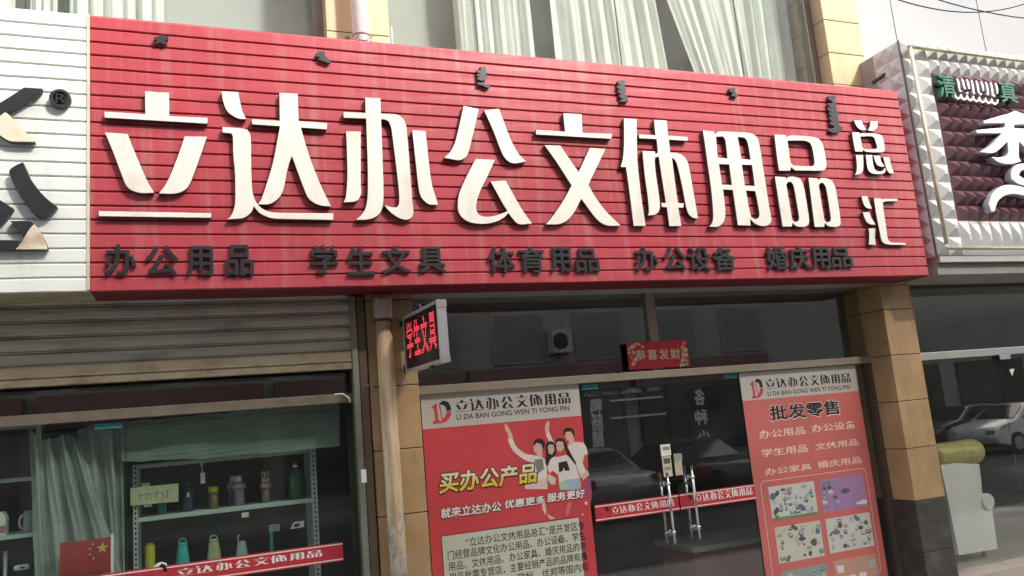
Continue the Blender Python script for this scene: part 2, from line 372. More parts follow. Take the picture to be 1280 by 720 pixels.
# narrow brown return beside it, carrying the window jamb
UR0, UR1 = ax(1033, 48, .1), ax(1077, 50, .1)
s1, s2 = az(1029, 22, .1), az(1036, 63, .1)
tiled_pillar('pillar', UR0, UR1, .1, .62, [2.92, s2-(s1-s2)*2, s2-(s1-s2), s2-.02, s2+(s1-s2)-.02, s1+(s1-s2), s1+2*(s1-s2), s1+3.2*(s1-s2), s1+4.4*(s1-s2)], M['tile_sunlit'])
X0, X1 = -6.0, 14.0
MB().box(X0, UR1-.05, .80, .86, 2.905, 6.79).build('inner_backing', mat('pale sky reflection backing', (.55, .59, .565), .85, var=.08, scale=.7), building)  # added pale board standing in for sky reflected in the window gaps
b = MB()
b.box(X0, UR1, .02, .62, 2.72, 2.91); b.build('floor_edge', M['concrete'], building)
MB().box(X0, UR1, .16, .62, 6.75, 8.6).build('upper_wall', M['tile_sunlit'], building)
MB().box(X0, X1, 0.63, 6, 2.74, 2.9).build('floor_slab', M['room'], building)
MB().box(X0, X1, 5.8, 6.0, FLOOR, 8.6).build('rear_wall', M['room'], building)
MB().box(X0, X1, .64, 5.79, 6.8, 7.0).build('ceiling', M['room'], building)
for x, nm in ((X0-.2, 'side_wall'), (X1, 'side_wall')):
    MB().box(x, x+.2, 0, 6.0, FLOOR, 8.6).build(nm, M['tile_sunlit'], building)
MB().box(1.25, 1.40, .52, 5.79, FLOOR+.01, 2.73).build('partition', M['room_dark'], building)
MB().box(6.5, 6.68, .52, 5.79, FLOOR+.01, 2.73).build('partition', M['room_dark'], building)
MB().box(6.5, 6.68, .64, 5.79, 2.91, 6.79).build('partition', M['room'], building)
MB().box(X0, X1, .34, 5.79, FLOOR-.02, FLOOR+.006).build('shop_floor', M['floor'], building)

# upstairs windows: full height panes with thin dark seams
def upper_window(name, x0, x1, seams, label, jambs):
    t = thing(name, label, 'window', ((x0+x1)/2, YU, 2.92))
    xs = [x0] + seams + [x1]
    for a, c in zip(xs, xs[1:]):
        MB().box(a+.004, c-.004, YU, YU+.008, 2.95, 6.72).build('pane', M['glass_up'], t)
    f = MB()
    for s in seams: f.box(s-.003, s+.003, YU-.002, YU+.012, 2.95, 6.72)
    f.build('seam', mat('dark sealant', (.03, .035, .033), .6), t)
    f = MB(); f.box(x0, x1, YU-.03, YU+.04, 2.915, 2.949); f.box(x0, x1, YU-.03, YU+.04, 6.721, 6.749)
    for a, c in jambs: f.box(a, c, YU-.05, YU+.05, 2.95, 6.72)
    f.build('frame', mat('grey brown window frame', (.22, .2, .175), .5, metal=.3), t)
    return t
jx = ax(393, 20, YU)
upper_window('upper_window', X0+.01, jx-.02, [ax(32, 5, YU), ax(81, 8, YU)], 'upstairs window on the left above the white end of the signboard', [(jx-.02, jx+.10)])
rx0, rx1 = ax(488, 50, YU), ax(1009, 50, YU)
upper_window('upper_window', rx0, rx1-.03, [ax(596, 45, YU), ax(774, 50, YU), ax(924, 50, YU)], 'wide upstairs window with white curtains above the red signboard', [(rx1-.03, rx1+.06)])

def curtain(x0, x1, label, top=None, folds=9, amp=.05, Y=.48, z0=2.95, z1=6.6, m=None, seed=0):
    """hanging cloth: x0..x1 along the sill, top = its span along the rail"""
    rnd = random.Random(seed); t0, t1 = top or (x0, x1)
    n, k = folds*10, 26; ph = [rnd.uniform(0, 6.28) for _ in range(4)]; bm = bmesh.new(); g = []
    for j in range(k+1):
        v = j/k; row = []
        for i in range(n+1):
            u = i/n; x = (x0*(1-v)+t0*v)+u*((x1-x0)*(1-v)+(t1-t0)*v)
            y = Y + amp*.75*(math.sin(u*folds*6.283+ph[0]+.8*math.sin(v*2+ph[1])) + .45*math.sin(u*folds*2.3*6.283+ph[2]) + .5*math.sin(u*folds*.41*6.283+ph[3]+v*1.3))
            row.append(bm.verts.new((x, y, z0+v*(z1-z0))))
        g.append(row)
    for j in range(k):
        for i in range(n):
            f = bm.faces.new((g[j][i], g[j][i+1], g[j+1][i+1], g[j+1][i])); f.smooth = True
    me = bpy.data.meshes.new('curtain'); bm.to_mesh(me); bm.free()
    o = link('curtain', me, m or M['curtain'])
    md = o.modifiers.new('thickness', 'SOLIDIFY'); md.thickness = .004
    return tag(o, label, 'curtain')
cx = lambda px, py: ax(px, py, .48)
curtain(cx(-250, 0), cx(18, 6), 'white curtain at the far left edge of the left upstairs window', seed=1, folds=7)
curtain(cx(38, 8), cx(72, 10), 'narrow greenish curtain strip beside the window seam upstairs at left', seed=2, folds=3, amp=.03)
curtain(cx(86, 12), cx(207, 28), 'white curtain over the boundary of the white and red cladding', seed=3, folds=6)
curtain(cx(574, 70), cx(671, 75), 'narrow pleated white curtain left of the gap upstairs', seed=4, folds=6)
curtain(cx(693, 75), cx(848, 92), 'broad white curtain in the middle of the wide upstairs window', seed=5, folds=7, top=(cx(688, 0)-.02, cx(836, 0)-.25))
curtain(cx(926, 97), cx(946, 99), 'white curtain gathered and pulled aside in a slanting sweep', top=(cx(860, 0)-.5, cx(925, 0)-.1), seed=6, folds=6, amp=.028)
curtain(cx(930, 97), cx(1004, 104), 'white curtain beside the right upstairs pillar', seed=7, folds=5, top=(cx(919, 0), cx(1004, 0)-.1), Y=.56)

# neighbour's reflecting glass wall upstairs
cw = thing('glass_wall', 'pale reflecting glass wall above the dark diamond signboard', 'glass wall', (9.5, .12, 3.0))
xs = [UR1+.012, ax(1116, 20, .12), ax(1226, 30, .12), 11.4, 12.7, 14.2]
for a, c in zip(xs, xs[1:]):
    MB().box(a+.006, c-.006, .12, .13, 3.0, 8.6).build('pane', M['mirror_glass'], cw)
MB().box(UR1+.012, 14.2, .14, .16, 3.0, 8.6).build('backing', mat('grey backing board', (.45, .47, .48), .8), cw)

# ------------------------------------------------------------ the signboard
YS = -.43; ZB, ZT, NS = 2.700, 4.570, 20
XB = ax(111.5, 200, YS); XR = ax(1141, 230, YS)
def cladding(x0, x1, name, m, parent, seed):
    """horizontal ribbed sheet: flat strips with an undercut groove between them and a rounded lip"""
    rnd = random.Random(seed); h = (ZT-ZB)/NS; nx = max(2, int((x1-x0)/.22)); bm = bmesh.new(); rows = []
    prof = []
    for i in range(NS):
        z = ZB+i*h
        prof += [(0.0, z+.004), (-.000, z+h*.5), (0, z+h-.0175), (.002, z+h-.0150), (.0085, z+h-.0085), (.017, z+h-.0075), (.017, z+h-.001), (.004, z+h+.001)]
    prof = [(.03, ZB)] + prof[:-2] + [(.02, ZT)]
    waves = [[rnd.uniform(-1, 1) for _ in range(nx+1)] for _ in range(NS+2)]
    for q, (dy, z) in enumerate(prof):
        i = min(NS+1, int((z-ZB)/h+.45)); row = []
        for k in range(nx+1):
            w = waves[i][k]
            edge = 0 if k in (0, nx) else 1
            row.append(bm.verts.new((x0+(x1-x0)*k/nx, YS+dy+.0006*edge*waves[(i*7+3) % (NS+2)][k], z+.0016*w*edge)))
        rows.append(row)
    for a, c in zip(rows, rows[1:]):
        for k in range(nx): bm.faces.new((a[k], a[k+1], c[k+1], c[k]))
    me = bpy.data.meshes.new(name); bm.to_mesh(me); bm.free()
    return link(name, me, m, parent)
sign = thing('signboard', 'long ribbed red signboard with big off-white raised characters', 'signboard', (2.9, YS, ZB))
signw = thing('signboard', 'ribbed white signboard with broken black characters beside the red one', 'signboard', (-2, YS, ZB))
cladding(XB+.004, XR, 'cladding', M['red_metal'], sign, 3)
cladding(-4.2, XB-.004, 'cladding', M['white_metal'], signw, 4)
MB().box(XB-.014, XB+.0035, YS-.006, YS-.0005, ZB+.01, ZT).build('edge_strip', M['cream_trim'], signw)
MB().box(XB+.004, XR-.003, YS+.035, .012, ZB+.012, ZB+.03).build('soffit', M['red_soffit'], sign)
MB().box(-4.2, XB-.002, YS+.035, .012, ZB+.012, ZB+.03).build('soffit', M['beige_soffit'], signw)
MB().box(XR-.003, XR+.002, YS+.001, .012, ZB, ZT).build('end_cap', M['red_metal'], sign)
MB().box(XB+.004, XR, YS+.021, .015, ZT-.012, ZT+.004).build('top_cap', M['red_metal'], sign)
MB().box(-4.2, XB-.004, YS+.021, .015, ZT-.012, ZT+.004).build('top_cap', M['white_metal'], signw)

# ---- big characters, traced stroke by stroke
BIG = [
 (115, 105, 4, [
  [(264,32),(385,40),(386,157),(578,165),(578,195),(61,165),(61,134),(266,146)],
  [(63,238),(178,246),(200,305),(240,400),(280,490),(312,541),(260,544),(215,537),(180,518),(160,485),(130,405),(95,315)],
  [(463,258),(575,260),(545,350),(505,460),(480,512),(445,538),(400,547),(332,545),(360,510),(390,455),(420,380),(445,310)],
  [(32,632),(597,643),(597,667),(32,659)]]),
 (265, 105, 4, [
  [(47,32),(132,36),(140,80),(152,130),(172,172),(140,172),(110,160),(80,138),(64,110),(52,70)],
  [(52,212),(150,218),(178,226),(192,250),(196,300),(198,450),(203,530),(213,570),(230,600),(255,622),(290,636),(340,641),(608,644),(608,678),(320,672),(280,664),(245,648),(225,630),(210,610),(200,635),(180,655),(150,670),(76,675),(95,655),(110,620),(116,580),(115,450),(106,350),(104,260),(95,244),(52,240)],
  [(338,40),(430,45),(434,182),(577,192),(577,224),(446,215),(470,300),(500,390),(535,480),(570,555),(598,610),(550,607),(510,592),(480,565),(460,520),(430,440),(400,357),(380,420),(362,510),(345,555),(315,585),(280,600),(230,600),(250,565),(275,490),(305,390),(325,290),(340,208),(200,199),(200,172),(340,180)]]),
 (415, 110, 4, [
  [(72,213),(145,215),(146,480),(148,520),(138,550),(115,566),(58,570),(68,550),(73,520),(78,420)],
  [(168,44),(244,47),(246,124),(320,128),(350,142),(368,170),(376,210),(392,400),(404,560),(410,620),(402,645),(380,657),(345,652),(310,632),(280,605),(264,582),(300,593),(325,595),(337,575),(335,500),(320,370),(305,250),(297,195),(285,165),(265,155),(248,154),(255,350),(260,520),(255,590),(240,625),(210,648),(170,657),(120,657),(150,630),(172,590),(180,520),(180,400),(175,250),(172,150),(59,146),(59,116),(170,121)],
  [(403,208),(470,212),(480,300),(490,400),(505,490),(534,582),(490,582),(460,560),(440,525),(430,460),(418,350)]]),
 (545, 120, 4, [
  [(140,45),(217,62),(195,160),(172,255),(158,295),(135,314),(110,319),(42,306),(70,280),(95,235),(115,160)],
  [(243,68),(318,60),(345,130),(375,210),(415,285),(455,325),(400,335),(370,328),(345,305),(325,265),(290,175)],
  [(200,312),(298,316),(260,400),(230,460),(208,520),(204,560),(213,588),(240,600),(280,600),(325,588),(360,574),(330,525),(275,424),(352,420),(390,490),(440,575),(485,636),(430,641),(405,632),(385,610),(364,584),(340,608),(300,628),(240,638),(180,632),(140,612),(116,580),(111,535),(120,480),(150,410)]]),
 (660, 125, 4.235, [
  [(190,66),(288,72),(292,170),(448,176),(446,203),(45,180),(45,154),(200,164)],
  [(90,236),(175,238),(272,380),(331,250),(415,256),(370,350),(324,446),(360,510),(420,590),(497,664),(430,664),(390,648),(355,615),(286,522),(250,590),(215,632),(180,652),(150,657),(98,657),(140,605),(190,530),(234,450),(150,320)]]),
 (765, 140, 4.8, [
  [(76,34),(153,38),(155,200),(160,320),(180,500),(208,682),(134,682),(112,500),(88,328),(56,328),(70,270),(76,180)],
  [(257,43),(333,47),(341,138),(461,146),(459,170),(347,163),(354,240),(400,244),(435,262),(460,300),(475,370),(495,480),(523,638),(490,633),(465,610),(450,570),(425,440),(400,330),(385,290),(365,272),(375,350),(400,543),(436,545),(434,572),(404,572),(422,683),(348,683),(334,570),(303,568),(301,543),(328,543),(305,400),(285,265),(264,270),(262,300),(270,380),(285,480),(293,560),(285,595),(262,614),(220,620),(226,590),(218,500),(200,370),(187,230),(262,233),(266,250),(280,240),(272,160),(167,155),(167,131),(266,135)]]),
 (865, 150, 4.8, [
  [(70,58),(138,65),(142,82),(160,68),(200,66),(330,72),(375,82),(402,110),(415,170),(440,330),(470,520),(482,595),(472,622),(445,635),(410,632),(380,618),(355,592),(358,632),(280,630),(262,500),(250,418),(192,414),(203,500),(206,560),(198,605),(170,635),(140,640),(108,638),(128,610),(132,560),(122,430),(100,270)],
  [(150,98),(190,96),(205,120),(218,228),(160,222)], [(280,98),(320,104),(338,130),(358,236),(302,230)],
  [(168,262),(228,264),(245,388),(185,384)], [(305,266),(365,268),(383,394),(322,390)],
  [(330,420),(385,425),(400,500),(410,560),(405,585),(385,592),(362,582),(345,510)]]),
 (960, 155, 5.14, [
  [(47,64),(122,68),(126,82),(150,70),(290,78),(335,92),(360,130),(375,200),(383,260),(375,288),(350,298),(180,296),(155,275),(150,298),(76,298),(60,180)],
  [(132,104),(240,105),(275,118),(290,150),(305,240),(300,262),(280,268),(170,264),(152,240)],
  [(50,334),(120,338),(124,352),(140,336),(180,336),(215,350),(235,395),(255,500),(272,620),(262,650),(235,660),(190,655),(165,635),(160,657),(100,658),(75,500)],
  [(124,388),(135,370),(155,370),(172,400),(190,500),(206,600),(200,622),(180,628),(162,612),(150,540)],
  [(266,342),(325,346),(330,360),(345,346),(385,346),(418,362),(440,410),(460,520),(474,630),(465,655),(435,660),(395,655),(372,636),(368,660),(306,660),(287,510)],
  [(333,390),(345,376),(362,378),(378,405),(395,500),(410,605),(404,625),(385,630),(370,615),(352,510)]]),
]
SMALL2 = [
 (1060, 140, 8, [
  [(65,80),(142,80),(158,120),(190,175),(150,180),(110,160),(85,125)], [(232,88),(305,88),(303,140),(285,170),(250,186),(205,182),(225,140)],
  [(48,200),(120,200),(124,222),(145,208),(300,214),(345,230),(362,280),(376,360),(370,390),(345,402),(190,396),(158,375),(155,394),(80,394),(60,290)],
  [(130,242),(240,240),(270,255),(285,300),(300,350),(290,366),(180,370),(150,350)],
  [(84,426),(160,426),(160,560),(150,595),(125,618),(75,628),(92,590),(95,520)],
  [(184,426),(248,426),(258,510),(272,565),(300,590),(345,588),(366,568),(378,553),(386,580),(370,608),(320,620),(255,614),(215,590),(198,540)],
  [(262,432),(324,434),(340,490),(376,542),(340,546),(300,530),(278,490)], [(360,448),(420,450),(440,530),(470,614),(425,612),(398,580),(378,520)]]),
 (1070, 230, 8, [
  [(62,118),(122,120),(140,180),(170,246),(120,240),(90,215),(70,160)], [(75,280),(140,280),(160,330),(205,406),(150,402),(110,375),(90,330)],
  [(133,440),(203,440),(197,520),(205,606),(135,606),(140,520)],
  [(186,140),(262,140),(266,160),(280,145),(425,146),(425,170),(300,172),(275,185),(285,270),(305,400),(325,540),(345,575),(390,584),(505,586),(503,608),(340,605),(290,595),(262,560),(245,480),(215,330),(195,210)]]),
]
YF = YS-.055
def raised(name, loops, Yback, thick, mface, mside, parent, bev=.003):
    me = loops_mesh(name, loops, Yback, thick, bev)
    o = link(name, me, [mface, mside], parent)
    for p in me.polygons: p.material_index = 0 if p.normal.y < -.6 else 1
    return o
STYL = []
for ox, oy, s, polys in BIG:
    lp = [trace(p, ox, oy, s, YF) for p in polys]; STYL.append(lp)
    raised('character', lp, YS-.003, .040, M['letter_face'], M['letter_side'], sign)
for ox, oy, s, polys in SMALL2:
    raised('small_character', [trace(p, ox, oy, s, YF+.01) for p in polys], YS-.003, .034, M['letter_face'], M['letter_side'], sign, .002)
allp = [p for lp in STYL for l in lp for p in l]
SBX = (min(p[0] for p in allp), max(p[0] for p in allp), min(p[1] for p in allp), max(p[1] for p in allp))
def stylised(x0, x1, z0, z1):
    """the shop name in the lettering of the signboard, fitted to a box"""
    out = []; sx = (x1-x0)/(SBX[1]-SBX[0]); sz = (z1-z0)/(SBX[3]-SBX[2])
    for lp in STYL:
        out.append([[(x0+(p[0]-SBX[0])*sx, z0+(p[1]-SBX[2])*sz) for p in (l[::2] if len(l) > 40 else l)] for l in lp])
    return out
def write_name(lb, rt, Y, m, parent, bold=0, name='lettering'):
    A = at(*lb, Y); B = at(*rt, Y); ls = [l for lp in stylised(A.x, B.x, A.z, B.z) for l in lp]
    cu_m = loops_mesh(name, ls, Y)
    return link(name, cu_m, m, parent)

# ---- black characters along the bottom
def sub_chars(chars, ox, oy, s):
    for ch, x0, x1, y0, y1 in chars:
        A = at(ox+x0/s, oy+y1/s, YS-.04); B = at(ox+x1/s, oy+y0/s, YS-.04)
        me = text_mesh(ch, A.x, A.z, B.x, B.z, YS-.006, fat=.021, thick=.02)
        o = link('black_character', me, [M['black_plastic'], M['black_side']], sign)
        for p in me.polygons: p.material_index = 0 if p.normal.y < -.6 else 1
sub_chars([('办',55,163,40,148),('公',195,305,44,148),('用',335,425,46,148),('品',470,562,42,148),('学',760,850,42,140),('生',886,974,46,146),('文',1006,1096,44,140),('具',1130,1214,48,138)], 110, 290, 2.723)
sub_chars([('体',70,137,38,110),('育',155,217,40,110),('用',240,290,40,108),('品',308,365,44,108),('办',470,526,38,105),('公',547,602,40,104),('设',615,668,40,104),('备',683,736,38,104),('婚',828,876,38,102),('庆',890,938,38,101),('用',950,991,40,100),('品',1003,1051,40,97)], 580, 290, 2.169)
# ---- what is left of the upright script along the top
FRAG = [(170,30,3.879,[[(88,65),(115,58),(128,46),(135,58),(158,60),(155,74),(140,78),(150,96),(130,100),(120,90),(100,96),(88,90),(105,80),(86,76)]]),
 (170,30,3.879,[[(870,145),(885,133),(915,132),(917,155),(930,168),(948,178),(935,190),(905,180),(880,168),(895,160),(872,158)]]),
 (560,70,3.765,[[(150,52),(178,48),(178,75),(186,80),(178,90),(186,98),(176,112),(160,118),(138,110),(140,100),(158,100),(138,94),(138,84),(158,86),(137,76),(137,64),(158,68)],[(140,124),(165,124),(200,142),(185,150),(160,138),(140,134)]]),
 (560,70,3.765,[[(800,116),(832,112),(832,150),(838,160),(834,180),(848,200),(848,214),(810,216),(812,206),(826,204),(806,192),(806,182),(822,184),(800,170),(800,160),(818,164),(797,150),(797,138),(816,142),(798,128)]]),
 (0,0,1,[[(912,110),(919,109.5),(919,115),(923,119),(921,121.5),(914,119.5),(916,115),(911.5,115)]]),
 (960,90,5.54,[[(420,165),(455,162),(472,175),(462,195),(470,210),(478,270),(505,275),(482,290),(490,350),(495,372),(522,385),(510,398),(500,415),(460,424),(420,410),(425,392),(455,388),(460,375),(430,360),(432,345),(455,350),(425,325),(430,310),(452,318),(425,290),(428,278),(452,288),(415,260),(418,245),(450,255),(415,230),(418,215),(448,222),(440,200),(418,190)]])]
for ox, oy, s, polys in FRAG:
    raised('script_fragment', [trace(p, ox, oy, s, YS-.03, False) for p in polys], YS-.003, .028, M['black_plastic'], M['black_side'], sign, .001)
# ---- broken black characters on the white end
def wl(poly, ox, oy, s): return trace(poly, ox, oy, s, YS-.05)
for poly, o in (([(-220,330),(60,165),(180,86),(320,95),(300,128),(230,170),(120,235),(0,300),(-160,390)], (0,95,6)),
                ([(62,110),(75,88),(110,65),(160,42),(185,95),(215,160),(265,230),(325,295),(398,352),(350,405),(290,428),(240,405),(185,340),(130,260),(90,185)], (0,195,5.54)),
                ([(-200,200),(0,305),(92,362),(80,385),(0,470),(-200,590)], (0,195,5.54)),
                ([(70,450),(205,450),(235,468),(170,546),(160,560),(130,520)], (0,195,5.54)),
                ([(-300,582),(150,582),(104,650),(-300,652)], (0,195,5.54))):
    raised('black_stroke', [wl(poly, *o)], YS-.004, .05, M['black_plastic'], M['black_side'], signw)
for poly, o in (([(0,300),(38,268),(75,300),(265,497),(100,494),(40,475),(-60,400),(-60,330)], (0,95,6)),
                ([(236,471),(270,510),(310,580),(332,648),(107,648),(150,595),(170,560),(205,505)], (0,195,5.54))):
    raised('peeled_stroke', [wl(poly, *o)], YS-.004, .05, M['rust_cream'], M['black_side'], signw)
c = at(75, 122.5, YS-.045); rr = .062
circ = lambda r: [(c.x+r*math.cos(2*math.pi*k/28), c.z+r*math.sin(2*math.pi*k/28)) for k in range(28)]
raised('registered_mark', [circ(rr), circ(rr*.70)], YS-.004, .04, M['black_plastic'], M['black_side'], signw, .001)
me = text_mesh('R', c.x-.026, c.z-.032, c.x+.03, c.z+.032, YS-.004, fat=.02, thick=.036)
link('registered_letter', me, M['black_plastic'], signw)
# ------------------------------------------------------------ neighbour's diamond signboard
YN = -.42
nx0 = ax(1122.5, 52, YN); nb = az(1172, 322, YN); ntp = az(1122.5, 51, YN); nx1 = nx0+4.4
dsign = thing('signboard', 'dark maroon diamond-studded signboard with white studded border', 'signboard', (nx0+2, YN, nb))
def studs(name, x0, x1, z0, z1, Y, cols, rows, h, m, parent, side=False, kk=.09):
    """pressed plastic pyramids on a sheet facing the street (or facing left when side)"""
    b = MB(); dx = (x1-x0)/cols; dz = (z1-z0)/rows; rnd = random.Random(5)
    P = (lambda u, d, z: (Y-d, u, z)) if side else (lambda u, d, z: (u, Y-d, z))
    for i in range(cols):
        for j in range(rows):
            a, c, e, g = x0+i*dx, x0+(i+1)*dx, z0+j*dz, z0+(j+1)*dz; k = kk
            mxp, mz = (a+c)/2+rnd.uniform(-.003, .003), (e+g)/2
            o = [(a, e), (c, e), (c, g), (a, g)]
            q = [(a+(p-a)*1, e) for p in ()]
            n4 = [(mxp-dx*k, mz-dz*k), (mxp+dx*k, mz-dz*k), (mxp+dx*k, mz+dz*k), (mxp-dx*k, mz+dz*k)]
            for s in range(4):
                s2 = (s+1) % 4
                b.poly([P(o[s][0], 0, o[s][1]), P(o[s2][0], 0, o[s2][1]), P(n4[s2][0], h, n4[s2][1]), P(n4[s][0], h, n4[s][1])])
            b.poly([P(u, h, z) for u, z in n4])
    return b.build(name, m, parent, norm=False)
M['stud_white'] = mat('white pressed plastic', (.64, .64, .625), .3, var=.07, scale=4, dirt=(.40, .38, .33), dscale=(3, 3, 3), damt=.4)
M['stud_shaded'] = mat('shaded white pressed plastic', (.58, .58, .60), .35, var=.06, scale=4, dirt=(.3, .29, .27), dscale=(3, 3, 3), damt=.35)  # same white plastic as the border, shade put into a greyer tone
M['stud_maroon'] = mat('maroon pressed plastic', (.17, .082, .098), .3, var=.15, scale=4, dirt=(.16, .13, .12), dscale=(2, 2, 2), damt=.3)
fx0, fz1 = ax(1163, 92, YN), az(1163, 91, YN); fz0 = az(1198, 276, YN)
pit = (ax(1188, 97, YN)-ax(1162, 92, YN))/2
nrow = max(3, round((fz1-fz0)/(pit*1.07)))
ncol = int((nx1-.3-fx0)/pit)
fx1 = fx0+ncol*pit
studs('stud_field', fx0, fx1, fz0, fz1, YN, ncol, nrow, .075, M['stud_maroon'], dsign, kk=.035)
studs('stud_border', nx0, fx0, nb+.02, ntp, YN, 2, round((ntp-nb)/.19), .05, M['stud_white'], dsign)
studs('stud_border', fx0, fx1, fz1, ntp, YN, ncol, 2, .05, M['stud_white'], dsign)
studs('stud_border', fx0, fx1, nb+.02, fz0, YN, ncol, 1, .05, M['stud_white'], dsign)
studs('stud_return', YN+.005, YN+.335, nb+.01, ntp-.004, nx0, 2, round((ntp-nb)/.155), .03, M['stud_shaded'], dsign, side=True)
b = MB(); b.box(nx0+.004, fx1, YN+.004, .1, nb+.02, ntp-.006); b.build('box', M['concrete'], dsign)
b = MB(); b.box(nx0-.006, nx0+.012, YN-.008, YN+.006, nb, ntp+.004); b.build('corner_trim', M['brown_frame'], dsign)
r0 = (ax(1137, 66, YN-.06), az(1137, 66, YN-.06)); r1 = (ax(1184, 308, YN-.06), az(1184, 308, YN-.06))
zt = az(1150, 66, YN-.06)+.035
b = MB(); b.tube([(r0[0], YN-.075, zt), (r0[0]+.01, YN-.075, r1[1]+.02)], .018)
b.tube([(r0[0]-.02, YN-.075, zt+.01), (fx1-.1, YN-.075, zt)], .018); b.tube([(r0[0], YN-.075, nb+.075), (fx1-.1, YN-.075, nb+.07)], .016)
b.build('lamp_tube', M['cream_trim'], dsign)
b = MB(); b.box(nx0+.02, fx1, YN-.02, .05, nb-.05, nb+.012, .004); b.build('lower_trim', M['silver'], dsign)
b = MB(); b.box(nx0+.02, fx1, YN+.03, .2, nb-.16, nb-.052); b.build('soffit', M['concrete'], dsign)
M['green'] = mat('green letter plastic', (.02, .15, .095), .4)
M['lett_white'] = mat('white letter face', (.82, .81, .82), .3, var=.02)
M['lett_lilac'] = mat('pale grey letter side', (.42, .40, .44), .5)
for ch, lb, rt in (('清', (1174.5, 121), (1190, 94)), ('真', (1251, 128), (1267, 103))):
    A = at(*lb, YN-.08); B = at(*rt, YN-.08)
    link('green_character', text_mesh(ch, A.x, A.z, B.x, B.z, YN-.05, fat=.015, thick=.04), M['green'], dsign)
# flowing white script between them
def ribbon(pts, w):
    """outline of a pen stroke of varying width through photograph pixels"""
    L_, R_ = [], []
    for i, p in enumerate(pts):
        q0, q1 = pts[max(i-1, 0)], pts[min(i+1, len(pts)-1)]; dx, dy = q1[0]-q0[0], q1[1]-q0[1]; n = math.hypot(dx, dy) or 1
        k = w*(.35+.65*math.sin(math.pi*(i+.6)/(len(pts)+.2)))
        L_.append((p[0]-dy/n*k, p[1]+dx/n*k)); R_.append((p[0]+dy/n*k, p[1]-dx/n*k))
    return L_ + R_[::-1]
rnd = random.Random(9); scr = []
for i in range(9):                   # tall leaning strokes
    x, y = 1197+i*5.9, 97.5+i*.75; h = rnd.uniform(12, 19)
    scr.append(ribbon([(x, y), (x+1.6, y+h*.3), (x+2.6, y+h*.65), (x+3.4+rnd.uniform(-1, 1.4), y+h)], 1.25))
for i in range(7):                   # bowls along the foot
    x, y = 1194+i*7.6, 117+i*1.15
    scr.append(ribbon([(x, y), (x+1, y+4.4), (x+4, y+6.2), (x+7, y+4.2), (x+7.6, y+.5)], 1.35))
for i in range(6):
    x, y = 1199+i*8.3, 113.5+i*1.0+rnd.uniform(-2, 2); scr.append([(x, y), (x+2, y-1.3), (x+3.2, y+.6), (x+1.2, y+2)])
for k_, lp in enumerate(scr):
    raised('script_letter', [trace(lp, 0, 0, 1, YN-.09)], YN-.06, .024+.0006*k_, M['lett_white'], M['lett_lilac'], dsign, 0)
A1 = [(205,300),(200,285),(270,278),(325,274),(325,256),(235,258),(232,246),(300,225),(340,215),(370,203),(405,215),(560,235),(560,262),(405,262),(362,264),(366,276),(470,282),(560,290),(560,320),(440,304),(420,306),(470,350),(545,390),(545,410),(470,395),(420,370),(385,335),(385,400),(395,420),(350,432),(300,425),(265,400),(300,402),(330,395),(340,380),(335,336),(300,370),(270,385),(215,380),(265,350),(300,312),(312,299)]
A2 = [(350,470),(365,440),(400,428),(470,432),(530,460),(540,500),(500,535),(440,530),(385,518),(352,495)]
A3 = [(385,478),(400,458),(440,455),(480,475),(470,500),(420,498)]
A4 = [(265,635),(255,600),(270,560),(310,525),(360,520),(430,536),(540,560),(620,540),(620,570),(540,596),(430,572),(350,560),(300,585),(280,635)]
for lp in ([A1], [A2, A3], [A4]):
    raised('white_character', [trace(p, 1160, 80, 3.43, YN-.11) for p in lp], YN-.05, .075, M['lett_white'], M['lett_lilac'], dsign, .006)
b = MB(); p = at(1087, 108, .0); b.tube([(p.x-.1, YS+.3, p.z-.03), (nx0+.02, YN+.2, p.z+.06)], .02); tag(b.build('bracket', M['black_side']), 'dark steel bracket between red signboard end and shaded studded return', 'bracket')

# ------------------------------------------------------------ left shop: shutter, window, shelves
YL = .16
zs = az(200, 475, 0)
gx0, gx1 = ax(438, 420, 0), ax(456.5, 420, 0)
sh = thing('roller_shutter', 'half rolled up rusty steel shutter over the display window', 'shutter', (-1, 0, zs))
def slats(x0, x1, z0, z1, Y):
    bm = bmesh.new(); rows = []; z = z0; pr = []
    while z < z1-.02:
        h = .1
        pr += [(0, z), (-.006, z+.012), (-.010, z+h*.45), (-.004, z+h-.024), (.014, z+h-.021), (.016, z+h-.016), (-.003, z+h-.013), (-.004, z+h-.007), (.014, z+h-.004)]
        z += h
    nx = 24; rnd = random.Random(2)
    for i, (dy, zz) in enumerate(pr):
        if i % 9 == 0: wob = [rnd.uniform(-.0025, .0025) for _ in range(nx+1)]
        rows.append([bm.verts.new((x0+(x1-x0)*k/nx, Y+dy+wob[k], zz)) for k in range(nx+1)])
    for a, c in zip(rows, rows[1:]):
        for k in range(nx): bm.faces.new((a[k], a[k+1], c[k+1], c[k])).smooth = False
    me = bpy.data.meshes.new('slats'); bm.to_mesh(me); bm.free(); return me
link('slats', slats(-4.2, gx0+.01, zs+.135, 2.72, 0.01), M['shutter'], sh)
b = MB(); b.box(-4.2, gx0+.01, -.014, .02, zs, zs+.134, .006); b.box(-4.2, gx0+.008, -.024, -.0145, zs+.055, zs+.07, .003); b.build('bottom_rail', M['shutter_rail'], sh)
b = MB(); b.box(gx0, gx0+.045, -.03, .05, FLOOR+.01, 2.70, .004); b.build('guide', M['guide'], sh)
b = MB(); b.box(gx0+.05, gx1, -.02, .05, FLOOR+.01, 2.70, .004); b.build('guide', M['brown_frame'], sh)
p = at(452, 570, -.03); b = MB(); b.tube([at(418, 493, -.05), at(428, 492, -.05), at(436, 497, -.04), at(438, 503, -.03)], .005, 8); tag(b.build('cable', M['print_white']), 'white cable end sticking out beside the shutter guide', 'cable')
